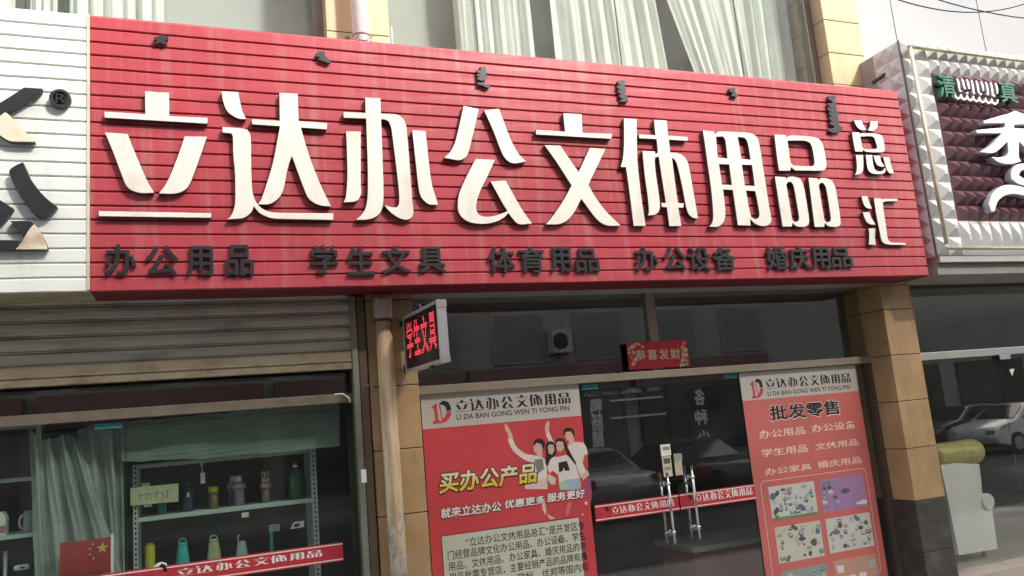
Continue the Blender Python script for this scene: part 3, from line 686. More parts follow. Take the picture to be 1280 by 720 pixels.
tag(flat_rect('sticker', *rect_px((451, 587), (458.5, 603), -.0305), -.0305, M['print_white']), 'small white sticker on the shutter guide beside the rusty pipe', 'sticker')

lwin = thing('shop_window', 'dim display window under the rolled up shutter', 'window', (-1, YL, FLOOR))
wt0, wt1 = az(0, 534.5, .12), az(0, 521, .12)
b = MB(); b.box(-4.2, gx0+.02, .11, .2, wt0, wt1, .004); b.build('crossbar', mat('brown grey metal', (.20, .17, .125), .5, metal=.3, var=.15, dirt=(.1, .07, .05), dscale=(3, 9, 9), damt=.6), lwin)
mx = ax(157.5, 600, YL); mx2 = ax(-270, 600, YL)
for a, c in ((-4.2, mx2-.003), (mx2+.003, mx-.003), (mx+.003, gx0+.02)):
    MB().box(a, c, YL, YL+.008, FLOOR+.06, wt0-.001).build('pane', M['glass_green'], lwin)
b = MB(); b.box(-4.2, gx0+.02, YL, YL+.008, wt1+.001, 2.7); b.build('pane', M['glass'], lwin)
b = MB()
for x in (mx, mx2): b.box(x-.003, x+.003, YL-.003, YL+.010, FLOOR+.06, wt0-.002)
b.build('seam', M['print_black'], lwin)
b = MB(); b.box(-4.2, gx0+.02, .1, .22, FLOOR-.01, FLOOR+.058); b.build('sill', M['alu'], lwin)
b = MB(); b.box(gx0+.021, gx1+.02, .06, .5, FLOOR, 2.69); b.build('reveal', M['brown_frame'], lwin)
# dim backs inside the display
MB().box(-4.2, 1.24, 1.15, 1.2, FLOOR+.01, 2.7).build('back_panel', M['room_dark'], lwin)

M['shelf'] = mat('pale grey shelf steel', (.50, .55, .53), .45, var=.06)
M['dark_hole'] = mat('dark slot', (.02, .02, .02), .8)
YSH = .50
def shelf_unit(px_l, px_r, tops, label, holes=True):
    pass
su = thing('shelf_unit', 'grey slotted steel shelving holding water bottles', 'shelf', (0, YSH, FLOOR))
xl0, xl1 = ax(166, 600, YSH), ax(172, 600, YSH); xr0, xr1 = ax(389, 600, YSH), ax(396, 600, YSH)
zt0, zt1 = az(280, 576, YSH), az(280, 571, YSH)
zm0, zm1 = az(230, 646.5, YSH), az(230, 641, YSH)
zlow = az(230, 722, YSH)
for a, c in ((xl0, xl1), (xr0, xr1)):
    b = MB(); b.box(a, c, YSH, YSH+.012, FLOOR+.01, zt1); b.box(a, a+.004, YSH+.0125, YSH+.04, FLOOR+.01, zt1)
    z = FLOOR+.1
    while z < zt1-.03:
        b.box((a+c)/2-.006, (a+c)/2+.006, YSH-.001, YSH, z, z+.018, mi=1); z += .035
    b.build('upright', [M['shelf'], M['dark_hole']], su)
    b = MB(); b.box(a, c, YSH+.38, YSH+.40, FLOOR+.01, zt1); b.build('upright', M['shelf'], su)
for z0, z1 in ((zt0, zt1), (zm0, zm1), (zlow-.03, zlow), (zlow-.42, zlow-.39)):
    b = MB(); b.box(xl1+.001, xr0-.001, YSH+.002, YSH+.39, z0, z1, .003); b.build('shelf_board', M['shelf'], su)
su2 = thing('shelf_unit', 'grey shelving with a mug at the left edge behind the plastic sheet', 'shelf', (ax(0, 640, YSH), YSH, FLOOR))
x2 = ax(44, 640, YSH)
for py in (598, 669, 745, 530):
    z = az(15, py, YSH); b = MB(); b.box(x2-1.2, x2, YSH+.002, YSH+.39, z-.026, z, .003); b.build('shelf_board', M['shelf'], su2)
b = MB(); b.box(x2+.001, x2+.03, YSH, YSH+.03, FLOOR+.01, az(15, 530, YSH)); b.build('upright', M['shelf'], su2)

# things on the shelves
def colour(n, c, r=.35, **k):
    if n not in M: M[n] = mat(n, c, r, var=.05, **k)
    return M[n]
YB = YSH+.10
def bprof(px0, px1, py0, py1, Y=YB, base=None):
    c = (px0+px1)/2; x = ax(c, (py0+py1)/2, Y); r = (ax(px1, (py0+py1)/2, Y)-ax(px0, (py0+py1)/2, Y))/2
    z0 = base if base is not None else az(c, py1, Y); return x, r, z0, az(c, py0, Y)-z0
shelf1 = zm1+.0005; shelf2 = zlow+.0005
t = thing('jar', 'teal jar mostly hidden behind the handwritten card', 'jar', (ax(202, 615, YB), YB, shelf1))
x, r, z, h = bprof(196, 208, 601, 633, base=shelf1)
MB().lathe((x, YB, z), [(r*.9, 0), (r, .01), (r, h*.3)]).build('body', colour('teal plastic', (.06, .34, .38)), t)
MB().lathe((x, YB, z), [(r*.98, h*.305), (r*.98, h*.8), (r*.7, h)]).build('lid', colour('dark teal', (.02, .09, .10)), t)
t = thing('bottle', 'dark navy blue bottle right of the handwritten card', 'bottle', (ax(235, 620, YB), YB, shelf1))
x, r, z, h = bprof(228, 242, 601, 640, base=shelf1)
MB().lathe((x, YB, z), [(r*.9, 0), (r, .01), (r, h*.72), (r*.8, h*.8)]).build('body', colour('navy plastic', (.025, .045, .10)), t)
MB().lathe((x, YB, z), [(r*.82, h*.805), (r*.82, h*.97), (r*.7, h)]).build('lid', colour('deep navy', (.015, .02, .04)), t)
MB().box(x-.006, x+.01, YB-r-.004, YB-r-.001, z+h*.48, z+h*.62).build('label', M['print_white'], t)
t = thing('jar', 'amber jar with a yellow lid on the upper shelf', 'jar', (ax(267, 620, YB), YB, shelf1))
x, r, z, h = bprof(260, 273.5, 608, 637, base=shelf1)
MB().lathe((x, YB, z), [(r*.85, 0), (r*.95, .008), (r*.92, h*.74)]).build('body', colour('amber', (.16, .10, .05)), t)
MB().lathe((x, YB, z), [(r, h*.745), (r, h*.95), (r*.9, h)]).build('lid', colour('yellow lid', (.60, .55, .05)), t)
def child_bottle(px, label, white=True, dy=0):
    t = thing('bottle', label, 'bottle', (ax(px, 620, YB+dy), YB+dy, shelf1))
    x, r, z, h = bprof(px-8.5, px+8.5, 595, 634, Y=YB+dy, base=shelf1)
    MB().lathe((x, YB+dy, z), [(r*.75, 0), (r*.85, .01), (r*.72, h*.35), (r*.85, h*.55), (r*.85, h*.58)]).build('body', colour('lilac plastic', (.24, .17, .25)), t)
    MB().lathe((x, YB+dy, z), [(r, h*.585), (r, h*.70), (r*.6, h*.80)]).build('lid', colour('mauve', (.40, .27, .40)), t)
    MB().lathe((x, YB+dy, z), [(r*.5, h*.805), (r*.5, h*.97), (r*.35, h)]).build('cap', M['print_white'], t)
child_bottle(299, 'lilac bottle with white cap on the upper shelf')
child_bottle(292, 'lilac bottle standing behind the other lilac bottle', dy=.14)
t = thing('bottle', 'pink lidded bottle with rabbit ear loops', 'bottle', (ax(332, 620, YB), YB, shelf1))
x, r, z, h = bprof(325, 339, 589, 629, base=shelf1)
MB().lathe((x, YB, z), [(r*.75, 0), (r*.8, .008), (r*.75, h*.46)]).build('body', colour('smoky plastic', (.13, .09, .11)), t)
MB().lathe((x, YB, z), [(r, h*.465), (r*.95, h*.60), (r*.75, h*.66)]).build('lid', colour('pink plastic', (.62, .22, .30)), t)
MB().lathe((x, YB, z), [(r*.7, h*.665), (r*.7, h*.75)]).build('cap', M['print_pink'], t)
for s in (-1, 1):
    c = Vector((x+s*r*.35, YB, z+h*.88)); MB().tube([c+Vector((r*.25*math.sin(k/10*6.28), 0, h*.12*math.cos(k/10*6.28))) for k in range(11)], .0035, 6).build('ear', M['print_pink'], t)
t = thing('bottle', 'large dark green glass bottle with a clip top', 'bottle', (ax(370, 600, YB), YB, shelf1))
x, r, z, h = bprof(359, 382, 578, 625, base=shelf1)
MB().lathe((x, YB, z), [(r*.9, 0), (r, .02), (r, h*.62), (r*.45, h*.82), (r*.35, h*.86)]).build('body', colour('dark green glass', (.02, .07, .04), .1), t)
MB().lathe((x, YB, z), [(r*.42, h*.865), (r*.42, h*.93), (r*.2, h)]).build('clip', M['chrome'], t)
t = thing('price_tag', 'white tag hanging on a clip under the top shelf', 'tag', (ax(252.5, 580, YSH), YSH, zt0))
MB().tube([at(252, 578.5, YSH-.004), at(253, 590, YSH-.004)], .003, 6).build('string', M['print_white'], t)
flat_rect('card', *rect_px((250.5, 591), (256.5, 604), YSH-.004), YSH-.004, M['print_white'], t)
MB().ball(at(252, 580, YSH-.006), .012).build('clip', M['print_white'], t)
tag(flat_rect('shelf_tag', *rect_px((302, 641), (311, 646), YSH-.003), YSH-.003, M['print_white']), 'small white tag under the middle shelf board', 'tag')
def wedge_bottle(px0, px1, py0, py1, label, m, loop=True, sp=False):
    x, r, z, h = bprof(px0, px1, py0, py1, base=shelf2)
    t = thing('bottle', label, 'bottle', (x, YB, shelf2))
    MB().lathe((x, YB, z), [(r*.95, 0), (r, .01), (r*.95, h*.35), (r*.68, h*.80), (r*.6, h*.84)]).build('body', m, t)
    MB().lathe((x, YB, z), [(r*.62, h*.845), (r*.58, h*.90), (r*.45, h*.915)]).build('lid', m, t)
    if loop: MB().tube([(x+r*.52*math.cos(k/8*3.1416), YB, z+h*.90+h*.12*math.sin(k/8*3.1416)) for k in range(9)], .005, 6).build('loop', m, t)
    if sp: MB().tube([(x-r*.5, YB, z+h*.9), (x-r*.55, YB, z+h*1.06), (x-r*.3, YB, z+h*1.14)], .006, 6).build('spout', m, t)
wedge_bottle(219, 238, 674, 722, 'turquoise bottle with carrying loop on the lower shelf', colour('turquoise plastic', (.05, .42, .42)))
wedge_bottle(258, 277, 670, 716, 'pale green bottle with carrying loop on the lower shelf', colour('pale green plastic', (.42, .46, .26)))
wedge_bottle(294, 311, 673, 712, 'pale aqua bottle with a bent spout on the lower shelf', colour('aqua plastic', (.32, .50, .48)), False, True)
x, r, z, h = bprof(181, 194, 679, 727, base=shelf2)
t = thing('drink_can', 'tall yellow cylinder beside the left upright of the shelf', 'cylinder', (x, YB, shelf2))
MB().lathe((x, YB, z), [(r*.95, 0), (r, .008), (r, h*.93), (r*.9, h*.95)]).build('body', colour('yellow print', (.55, .50, .03)), t)
MB().lathe((x, YB, z), [(r*.85, h*.951), (r*.8, h)]).build('lid', colour('olive lid', (.3, .28, .06)), t)
x, r, z, h = bprof(336, 343, 656, 708, base=shelf2)
t = thing('torch', 'slim teal stick with a grey angled head on the lower shelf', 'torch', (x, YB, shelf2))
MB().lathe((x, YB, z), [(r*2, 0), (r*2, .012), (r*.7, .02), (r*.6, h*.82)]).build('stick', colour('teal stick', (.04, .22, .22)), t)
b = MB(); b.box(x-r*.8, x+r*3.2, YB-.02, YB+.02, z+h*.82, z+h, .006); b.build('head', colour('grey plastic', (.25, .26, .26)), t)
p0 = at(363, 661, YSH+.0); p1 = at(379, 651, YSH)
t = thing('holder', 'white angular holder hooked at the right of the shelving', 'holder', (p0.x, YSH, p0.z))
b = MB(); b.prism([(p0.x, p0.z), (p1.x, p0.z+.004), (p1.x+.004, p1.z), (p0.x+.025, p1.z), ], 'y', YSH-.03, YSH-.002); b.build('shell', M['print_white'], t)
b = MB(); b.prism([(p0.x+.02, p0.z+.012), (p1.x-.035, p0.z+.012), (p1.x-.03, p1.z-.012), (p0.x+.03, p1.z-.012)], 'y', YSH-.032, YSH-.0305); b.build('opening', M['print_black'], t)
# card
cY = YSH-.02; x0, x1, z0, z1 = rect_px((163, 611), (223, 628), cY)
t = thing('card', 'yellowed handwritten card taped to the left shelf upright', 'card', (x0, cY, z0))
paper = colour('yellowed paper', (.52, .50, .33), .8)
b = MB(); b.poly([at(163, 610, cY), at(223, 604, cY), at(223, 627, cY), at(163, 632, cY)]); o = b.build('sheet', paper, t); md = o.modifiers.new('thickness', 'SOLIDIFY'); md.thickness = .003
b = MB(); b.poly([at(177, 604, cY+.006), at(187, 603, cY+.006), at(190, 633, cY+.006), at(180, 634, cY+.006)]); o = b.build('tape', paper, t); md = o.modifiers.new('thickness', 'SOLIDIFY'); md.thickness = .002
ink = [[(175, 617), (176, 625)], [(173, 620), (181, 619)], [(184, 615), (183, 625)], [(181, 618), (189, 617)], [(188, 619), (188, 624)], [(193, 617), (199, 616)], [(196, 614), (195, 623)], [(202, 615), (206, 621), (202, 624)], [(206, 614), (212, 613)], [(209, 614), (209, 622)]]
b = MB()
for st in ink: b.tube([at(*q, cY-.004) for q in st], .0022, 5)
b.build('handwriting', colour('grey ink', (.16, .16, .13)), t)
# mug, carton and small things on the left shelving
zz = az(15, 669, YSH)+.0005
x, r, z, h = bprof(29, 43, 638, 664, base=zz)
t = thing('mug', 'pale blue grey mug with its handle to the left', 'mug', (x, YB, zz)); mg = colour('blue grey glaze', (.30, .36, .38), .2)
MB().lathe((x, YB, z), [(r*.95, 0), (r, .006), (r, h), (r*.9, h), (r*.88, .012)]).build('body', mg, t)
MB().tube([(x-r*.95-r*.75*math.sin(k/10*3.1416), YB, z+h*.5+h*.32*math.cos(k/10*3.1416)) for k in range(11)], .006, 8).build('handle', M['print_white'], t)
x, r, z, h = bprof(-8, 9, 640, 667, base=zz)
t = thing('carton', 'white and pink carton at the left edge of the photo', 'carton', (x, YB, zz))
b = MB(); b.box(x-r, x+r, YB-.05, YB+.05, z, z+h*.75); b.prism([(x-r, z+h*.7501), (x+r, z+h*.7501), (x+r*.5, z+h), (x-r*.5, z+h)], 'y', YB-.05, YB+.05); b.build('box', M['print_white'], t)
b = MB(); b.box(x-r*.98, x+r*.98, YB-.0515, YB-.0505, z+h*.12, z+h*.42); b.build('stripe', colour('dusty pink', (.45, .16, .19)), t)
zz2 = az(15, 745, YSH)+.0005
x, r, z, h = bprof(2, 11, 689, 740, base=zz2)
t = thing('stand', 'small silver post at the lower left corner', 'stand', (x, YB, zz2))
MB().lathe((x, YB, z), [(r*1.6, 0), (r*1.6, h*.3), (r*.6, h*.34), (r*.6, h)]).build('post', M['silver'], t)
t = thing('earphone_case', 'small white oval case beside the silver post', 'case', (ax(28, 709, YB), YB, zz2))
p = at(28, 709, YB); MB().box(p.x-.05, p.x+.045, YB-.03, YB+.03, p.z-.018, p.z+.018, .016).build('shell', M['print_white'], t)
MB().box(p.x-.012, p.x+.02, YB-.0315, YB-.0305, p.z-.004, p.z+.007).build('light', M['print_black'], t)
MB().box(p.x-.03, p.x+.03, YB-.025, YB+.025, zz2, p.z-.019).build('base', M['room_dark'], t)

# plastic sheeting
M['film'] = film('milky grey plastic film', (.55, .60, .57), .62, .22)
M['film_green'] = film('grey green plastic sheet', (.20, .26, .225), .93, .5)
def drape(name, top, bot, Y, label, m, folds, amp, seed, arch=0):
    """sheet hanging between two rows of points given as photograph pixels"""
    rnd = random.Random(seed); n, k = 70, 40; ph = [rnd.uniform(0, 6.28) for _ in range(6)]; bm = bmesh.new(); g = []
    T = [at(*p, Y) for p in top]; B = [at(*p, Y) for p in bot]
    def lerp(L, u):
        s = u*(len(L)-1); i = min(int(s), len(L)-2); return L[i].lerp(L[i+1], s-i)
    for j in range(k+1):
        v = j/k; row = []
        for i in range(n+1):
            u = i/n; p = lerp(T, u).lerp(lerp(B, u), v)
            fold = math.sin(u*folds*6.283+ph[0]+v*1.2) + .5*math.sin(u*folds*2.1*6.283+ph[1]-v*2) + .35*math.sin(v*9+u*5+ph[2])
            cr = math.sin(u*31+v*23+ph[3])*math.sin(v*37-u*13+ph[4])
            p = p + Vector((0, amp*(abs(fold)**.8*(1 if fold > 0 else -1)) + .22*amp*cr, .004*cr)); row.append(bm.verts.new(p))
        g.append(row)
    for j in range(k):
        for i in range(n): bm.faces.new((g[j][i], g[j][i+1], g[j+1][i+1], g[j+1][i])).smooth = True
    me = bpy.data.meshes.new(name); bm.to_mesh(me); bm.free(); return tag(link(name, me, m), label, 'sheet')
drape('plastic_sheet', [(36, 535), (56, 552), (70, 556)], [(44, 760), (72, 760), (90, 760)], .36, 'long milky plastic strip hanging at the left of the display', M['film'], 2.2, .03, 1)
drape('plastic_sheet', [(47, 551), (66, 548), (84, 543), (98, 548)], [(62, 760), (95, 760), (130, 760), (168, 760)], .33, 'milky plastic sheet gathered at the top and spreading towards the flag', M['film'], 3.2, .035, 2)
drape('plastic_sheet', [(96, 538), (120, 530), (140, 533), (155, 535)], [(128, 760), (140, 760), (152, 760), (157, 760)], .40, 'greenish plastic sheet hanging behind the flag beside the glass seam', M['film'], 2.4, .035, 3)
drape('plastic_sheet', [(150, 528), (230, 521), (330, 511), (424, 503)], [(152, 577), (240, 574), (330, 567), (424, 558)], .33, 'grey green plastic sheet hung across above the shelving', M['film_green'], 1.3, .012, 4)
tag(MB().box(*rect_px((118, 526), (153, 534), YL-.002)[:2], YL-.004, YL-.001, az(135, 536, YL), az(135, 529, YL)).build('tape', colour('teal tape', (.03, .20, .21), .5)), 'strip of teal tape at the top of the display glass', 'tape')
# flag, seen from its back
fY = YL+.06
fl = thing('flag', 'small red flag with five yellow stars behind the display glass', 'flag', (ax(107, 690, fY), fY, FLOOR+.4))
fx0, fx1, fzb, fzt = ax(75, 680, fY), ax(139, 680, fY), az(108, 719, fY), az(108, 675, fY)
n = 24; bm = bmesh.new(); gg = [[bm.verts.new((fx0+(fx1-fx0)*i/n, fY+.004*math.sin(i*.5+j*.2), fzb+(fzt-fzb)*j/10)) for i in range(n+1)] for j in range(11)]
for j in range(10):
    for i in range(n): bm.faces.new((gg[j][i], gg[j][i+1], gg[j+1][i+1], gg[j+1][i])).smooth = True
me = bpy.data.meshes.new('cloth'); bm.to_mesh(me); bm.free(); link('cloth', me, colour('flag red', (.42, .03, .025), .7), fl)
fw, fh = fx1-fx0, fzt-fzb
def star(cx, cz, r, rot=0): return [(cx+(r if k % 2 == 0 else r*.4)*math.sin(rot+k*math.pi/5), cz+(r if k % 2 == 0 else r*.4)*math.cos(rot+k*math.pi/5)) for k in range(10)]
for u, v, r, ro in ((.83, .72, .13, 0), (.64, .86, .035, .5), (.58, .74, .035, .2), (.58, .58, .035, 0), (.65, .46, .035, .3)):
    link('star', loops_mesh('star', [star(fx0+u*fw, fzb+v*fh, r*fh*1.3, ro)], fY-.008, .001), colour('star yellow', (.62, .48, .12), .6), fl)
MB().tube([(fx1+.006, fY, fzt+.02), (fx1+.006, fY, FLOOR+.4)], .009, 10).build('pole', M['print_white'], fl)
tag(MB().box(fx0-.2, fx1+.3, YL+.02, YL+.30, FLOOR+.01, FLOOR+.399, .004).build('display_ledge', M['shelf']), 'low grey ledge inside the display window under the flag', 'ledge')

# red vinyl band on the display glass
def band(name, pl, pr, ref, Yf, label, texts, logos, cat='window band'):
    """pl, pr: pixels on its left and right end; ref: x, upper y, lower y of one spot of it"""
    x0, x1 = ax(*pl, Yf), ax(*pr, Yf); z1, z0 = az(ref[0], ref[1], Yf), az(ref[0], ref[2], Yf)
    t = thing(name, label, cat, ((x0+x1)/2, Yf, z0))
    flat_rect('vinyl', x0, x1, z0, z1, Yf, M['band_red'], t)
    h = z1-z0
    b = MB()
    for a in (.075, .865): b.box(x0, x1, Yf-.0026, Yf-.0016, z0+h*a, z0+h*(a+.06))
    b.build('stripe', M['print_white'], t)
    for lb, rt in texts: write_name(lb, rt, Yf-.0022, M['print_white'], t)
    for lg in logos: logo(lg[0], lg[1], Yf-.002, t, M['print_white'])
    return t
def logo(tl, br, Y, parent, edge=None):
    """the two-tone 1D emblem"""
    x0, x1, z0, z1 = rect_px(tl, br, Y); w_, h_ = x1-x0, z1-z0
    f = lambda pts: [(x0+u*w_, z0+v*h_) for u, v in pts]
    one = [(0, .72), (.30, .92), (.34, .15), (.46, .09), (.46, 0), (.04, 0), (.04, .09), (.17, .15), (.15, .66)]
    red = [(.40, .80), (.47, .84), (.53, .2), (.66, .28), (.76, .50), (1.0, .50), (.96, .30), (.80, .12), (.60, .02), (.44, .02), (.50, .1)]
    blk = [(.40, .86), (.62, 1.0), (.84, .94), (.97, .78), (1.0, .53), (.76, .53), (.74, .70), (.64, .80), (.52, .82)]
    if edge:
        big = lambda L: smooth_loop([(x0+w_*.5+(p[0]-x0-w_*.5)*1.16, z0+h_*.5+(p[1]-z0-h_*.5)*1.16) for p in f(L)])
        link('emblem_edge', loops_mesh('e', [big([(0, .66), (.3, .95), (.62, 1.02), (.9, .93), (1.02, .6), (.97, .25), (.7, 0), (0, -.03)])], Y+.0006), edge, parent)
    link('emblem', loops_mesh('e', [f(one)], Y-.0004), M['print_red'], parent)
    link('emblem', loops_mesh('e', [smooth_loop(f(red))], Y-.0004), M['print_red'], parent)
    link('emblem', loops_mesh('e', [smooth_loop(f(blk))], Y-.0006), M['print_black'], parent)
band('window_band', (60, 735), (428.7, 689), (428.7, 677, 701), YL-.001, 'red vinyl band with white shop name across the display window', [((221, 721), (402.5, 686))], [((191, 706), (209, 727))])

# ------------------------------------------------------------ pipe and LED sign
Yp = -.085; xp0, xp1 = ax(470, 420, Yp), ax(490.5, 420, Yp); pr = (xp1-xp0)/2; xp = (xp0+xp1)/2
dp = thing('drain_pipe', 'rust streaked cream drain pipe in front of the tan pillar', 'pipe', (xp, Yp, FLOOR))
zj = az(480, 400, Yp); zf = az(492, 640, Yp)
MB().tube([(xp, Yp, FLOOR), (xp, Yp, zj)], pr, 24).build('pipe', M['pipe'], dp)
b = MB(); b.box(xp-pr*.98, xp+pr*.98, Yp-pr*.95, Yp+pr*.95, zj+.005, az(478, 371, Yp)-.01, .008); b.box(xp-pr*.5, xp+pr*.45, Yp-pr*.95-.012, Yp-pr*.95-.0005, zj+.04, zj+.15, .008); b.build('fitting', mat('weathered white fitting', (.42, .39, .33), .6, var=.15), dp)
b = MB(); b.tube([(xp, Yp, zj-.012), (xp, Yp, zj+.006)], pr*1.18, 24); b.build('collar', M['joint'], dp)
up = thing('drain_pipe', 'white drain pipe on the sunlit upstairs pillar', 'pipe', (0, 0, 3))
UYP = -.05; ux0, ux1 = ax(440, 25, UYP), ax(460.5, 25, UYP); ur = (ux1-ux0)/2
MB().tube([((ux0+ux1)/2, UYP, 2.93), ((ux0+ux1)/2, UYP, 8.4)], ur, 24).build('pipe', M['pipe_white'], up)
uz = az(450, 49, .0); b = MB(); b.tube([((ux0+ux1)/2, UYP, uz-.008), ((ux0+ux1)/2, UYP, uz+.006)], ur*1.06, 24); b.box(ux0-.035, ux0-.002, .06, .099, uz-.03, uz+.05, .004); b.box(ux1+.002, ux1+.03, .06, .099, uz-.05, uz+.06, .004); b.build('clamp', mat('grey clamp', (.24, .21, .19), .6), up)
b = MB(); b.tube([at(446, 40, UYP-.07), at(449, 44, UYP-.075), at(445, 47, UYP-.07), at(443, 52, UYP-.07), at(450, 50, UYP-.08), at(458, 51, UYP-.07), at(464, 46, UYP), at(468, 44, .08)], .004, 6); tag(b.build('wire', M['black_side']), 'loose dark wire looped round the white pipe', 'wire')
tag(flat_rect('sticker', *rect_px((489, 33), (491.5, 56), .098), .098, M['print_white']), 'thin white strip on the right edge of the upstairs pillar', 'sticker')

lx, ly0, ly1 = 1.50, -.90, -.10
lz0, lz1 = az(548.8, 453, -.85), az(547.7, 375, -.85)
def yaw_pt(y): return lx + (ly1-y)*.055
led = thing('led_sign', 'projecting LED sign with red lit characters in a silver frame', 'sign', (lx, ly1, lz0))
# the box stands almost square to the wall
Lc = at(505, 435, ly1).x; Nc = at(548.2, 414, -.86).x; lth = .065
def L(u, d, z): return (Lc+(Nc-Lc)*u+d, ly1+(-.86-ly1)*u, z)       # u along the sign, d through it
def lbox(b, u0, u1, d0, d1, z0, z1):
    v = [b.bm.verts.new(L(u, d, z)) for u in (u0, u1) for d in (d0, d1) for z in (z0, z1)]
    for q in ((0,1,3,2),(4,6,7,5),(0,4,5,1),(2,3,7,6),(0,2,6,4),(1,5,7,3)): b.bm.faces.new([v[i] for i in q])
    return b
fwd = .035
b = MB(); lbox(b, 0, 1, 0, lth, lz1-.022, lz1); lbox(b, 0, 1, 0, lth, lz0, lz0+.022); lbox(b, 0, .022, 0, lth, lz0+.0225, lz1-.0225); lbox(b, .978, 1, 0, lth, lz0+.0225, lz1-.0225); b.build('frame', M['led_frame'], led)
b = MB(); lbox(b, .0225, .9775, .006, lth-.006, lz0+.0225, lz1-.0225); b.build('display', M['led_face'], led)
for za, zc_ in ((lz1-.05, lz1+.002), (lz0-.002, lz0+.05)): b = MB(); lbox(b, .999, 1.006, -.002, lth+.002, za, zc_); b.build('corner_cap', M['silver'], led)
b = MB(); lbox(b, .60, .70, .02, .045, lz0-.03, lz0-.001); b.build('sensor', M['black_side'], led)
b = MB(); b.tube([L(.25, .03, lz1), L(.28, .03, lz1+.035), L(.42, .03, lz1+.045), L(.5, .03, lz1+.002)], .008, 8); b.build('hanger', M['black_side'], led)
b = MB(); lbox(b, -.12, -.001, .01, .05, lz0+.02, lz0+.06); lbox(b, -.12, -.001, .01, .05, lz1-.06, lz1-.02); b.build('arm', M['black_side'], led)
dots = MB(); chars = '学生文具'; NG = 15
for ci, ch in enumerate(chars):
    me = text_mesh(ch, 0, 0, 1, 1, 0, bold=.005); me.calc_loop_triangles()
    tree = BVHTree.FromPolygons([v.co.copy() for v in me.vertices], [tuple(tt.vertices) for tt in me.loop_triangles])
    for i in range(NG):
        for j in range(NG):
            # sparse diode rows
            hit = any(tree.ray_cast(Vector(((i+.5+du)/NG, -1, (j+.5+dv)/NG)), Vector((0, 1, 0)))[0] is not None for du, dv in ((0, 0), (.28, .28), (-.28, -.28)))
            if hit:
                u = .07+ (ci+ (i+.5)/NG*.86+.07)*.215; z = lz0+.10+(j+.5)/NG*(lz1-lz0-.16); e = .0062
                a = [L(u-e*.62, .0045, z-e), L(u+e*.62, .0045, z-e), L(u+e*.62, .0045, z+e), L(u-e*.62, .0045, z+e)]
                dots.poly(a)
    bpy.data.meshes.remove(me)
    dots.build('lit_character', M['led_on'], led, norm=False); dots = MB()
dots.bm.free()
b = MB(); b.tube([at(504.5, 455, ly1), at(502, 480, -.09), at(497, 492, -.07), at(486, 494, -.02), at(470, 488, -.02), at(458, 480, -.02)], .0045, 6); tag(b.build('cable', mat('grey cable', (.35, .32, .28), .6)), 'thin cable looping from the LED sign to the pipe', 'cable')
# ------------------------------------------------------------ main shopfront
sf = thing('shopfront', 'dark glass shopfront with double doors under the red signboard', 'shopfront', (4, YG, FLOOR))
sx0, sx1 = PL1+.002, PR0-.002
bt, bb = az(724, 469.5, YG-.05), az(724, 479.3, YG-.05)
b = MB(); b.box(sx0, sx1, YG-.05, YG+.06, bb, bt, .004); b.build('transom', M['alu'], sf)
mxa, mxb = ax(813, 425, YG-.03), ax(824, 425, YG-.03)
b = MB(); b.box(mxa, mxb, YG-.03, YG+.05, bt+.001, 2.735, .003); b.build('mullion', M['alu'], sf)
for a, c in ((sx0, mxa-.001), (mxb+.001, sx1)):
    MB().box(a, c, YG, YG+.008, bt+.001, 2.735).build('fanlight', M['glass'], sf)
dl, dm, dr = ax(727, 510, YG), ax(846.5, 610, YG), ax(922, 470, YG)
for a, c in ((sx0, dl-.003), (dr+.003, sx1)):
    MB().box(a, c, YG, YG+.009, FLOOR+.03, bb-.001).build('side_pane', M['glass'], sf)
b = MB(); b.box(sx1-.05, sx1, YG-.04, YG+.05, FLOOR, bb-.001); b.build('jamb', M['brown_frame'], sf)
b = MB(); b.box(sx0, sx1, YG-.05, YG+.06, FLOOR-.02, FLOOR+.028); b.build('threshold', M['silver'], sf)
def bar(pt, pb, Y, parent):
    p, q = at(*pt, Y), at(*pb, Y); xm = (p.x+q.x)/2
    b = MB(); b.tube([(xm, Y, q.z), (xm, Y, p.z)], .0125, 12)
    L_ = p.z-q.z; s = 1 if Y < YG else -1
    for f in (.16, .84):
        z = q.z+L_*f; b.ball((xm, Y, z), .021); b.tube([(xm, Y, z), (xm, YG if s > 0 else YG+.01, z)], .011, 10)
        b.tube([(xm, YG-.008*s+(0 if s > 0 else .010), z), (xm, YG-.0005*s+(0 if s > 0 else .010), z)], .024, 12)
    b.build('handle', M['chrome'], parent)
for (a, c, h1, h2) in ((dl, dm-.003, ((832.8, 590.7), (844.5, 680)), ((823, 592), (836, 681))), (dm+.003, dr, ((863, 582), (875.6, 674)), ((855, 590), (866, 673)))):
    d_ = MB().box(a, c, YG, YG+.011, FLOOR+.035, bb-.006).build('glass_door', M['glass'], sf)
    bar(*h1, YG-.055, d_); bar(*h2, YG+.068, d_)
    MB().box(a+.002, c-.002, YG-.006, YG+.017, FLOOR+.03, FLOOR+.11).build('bottom_rail', M['silver'], d_)
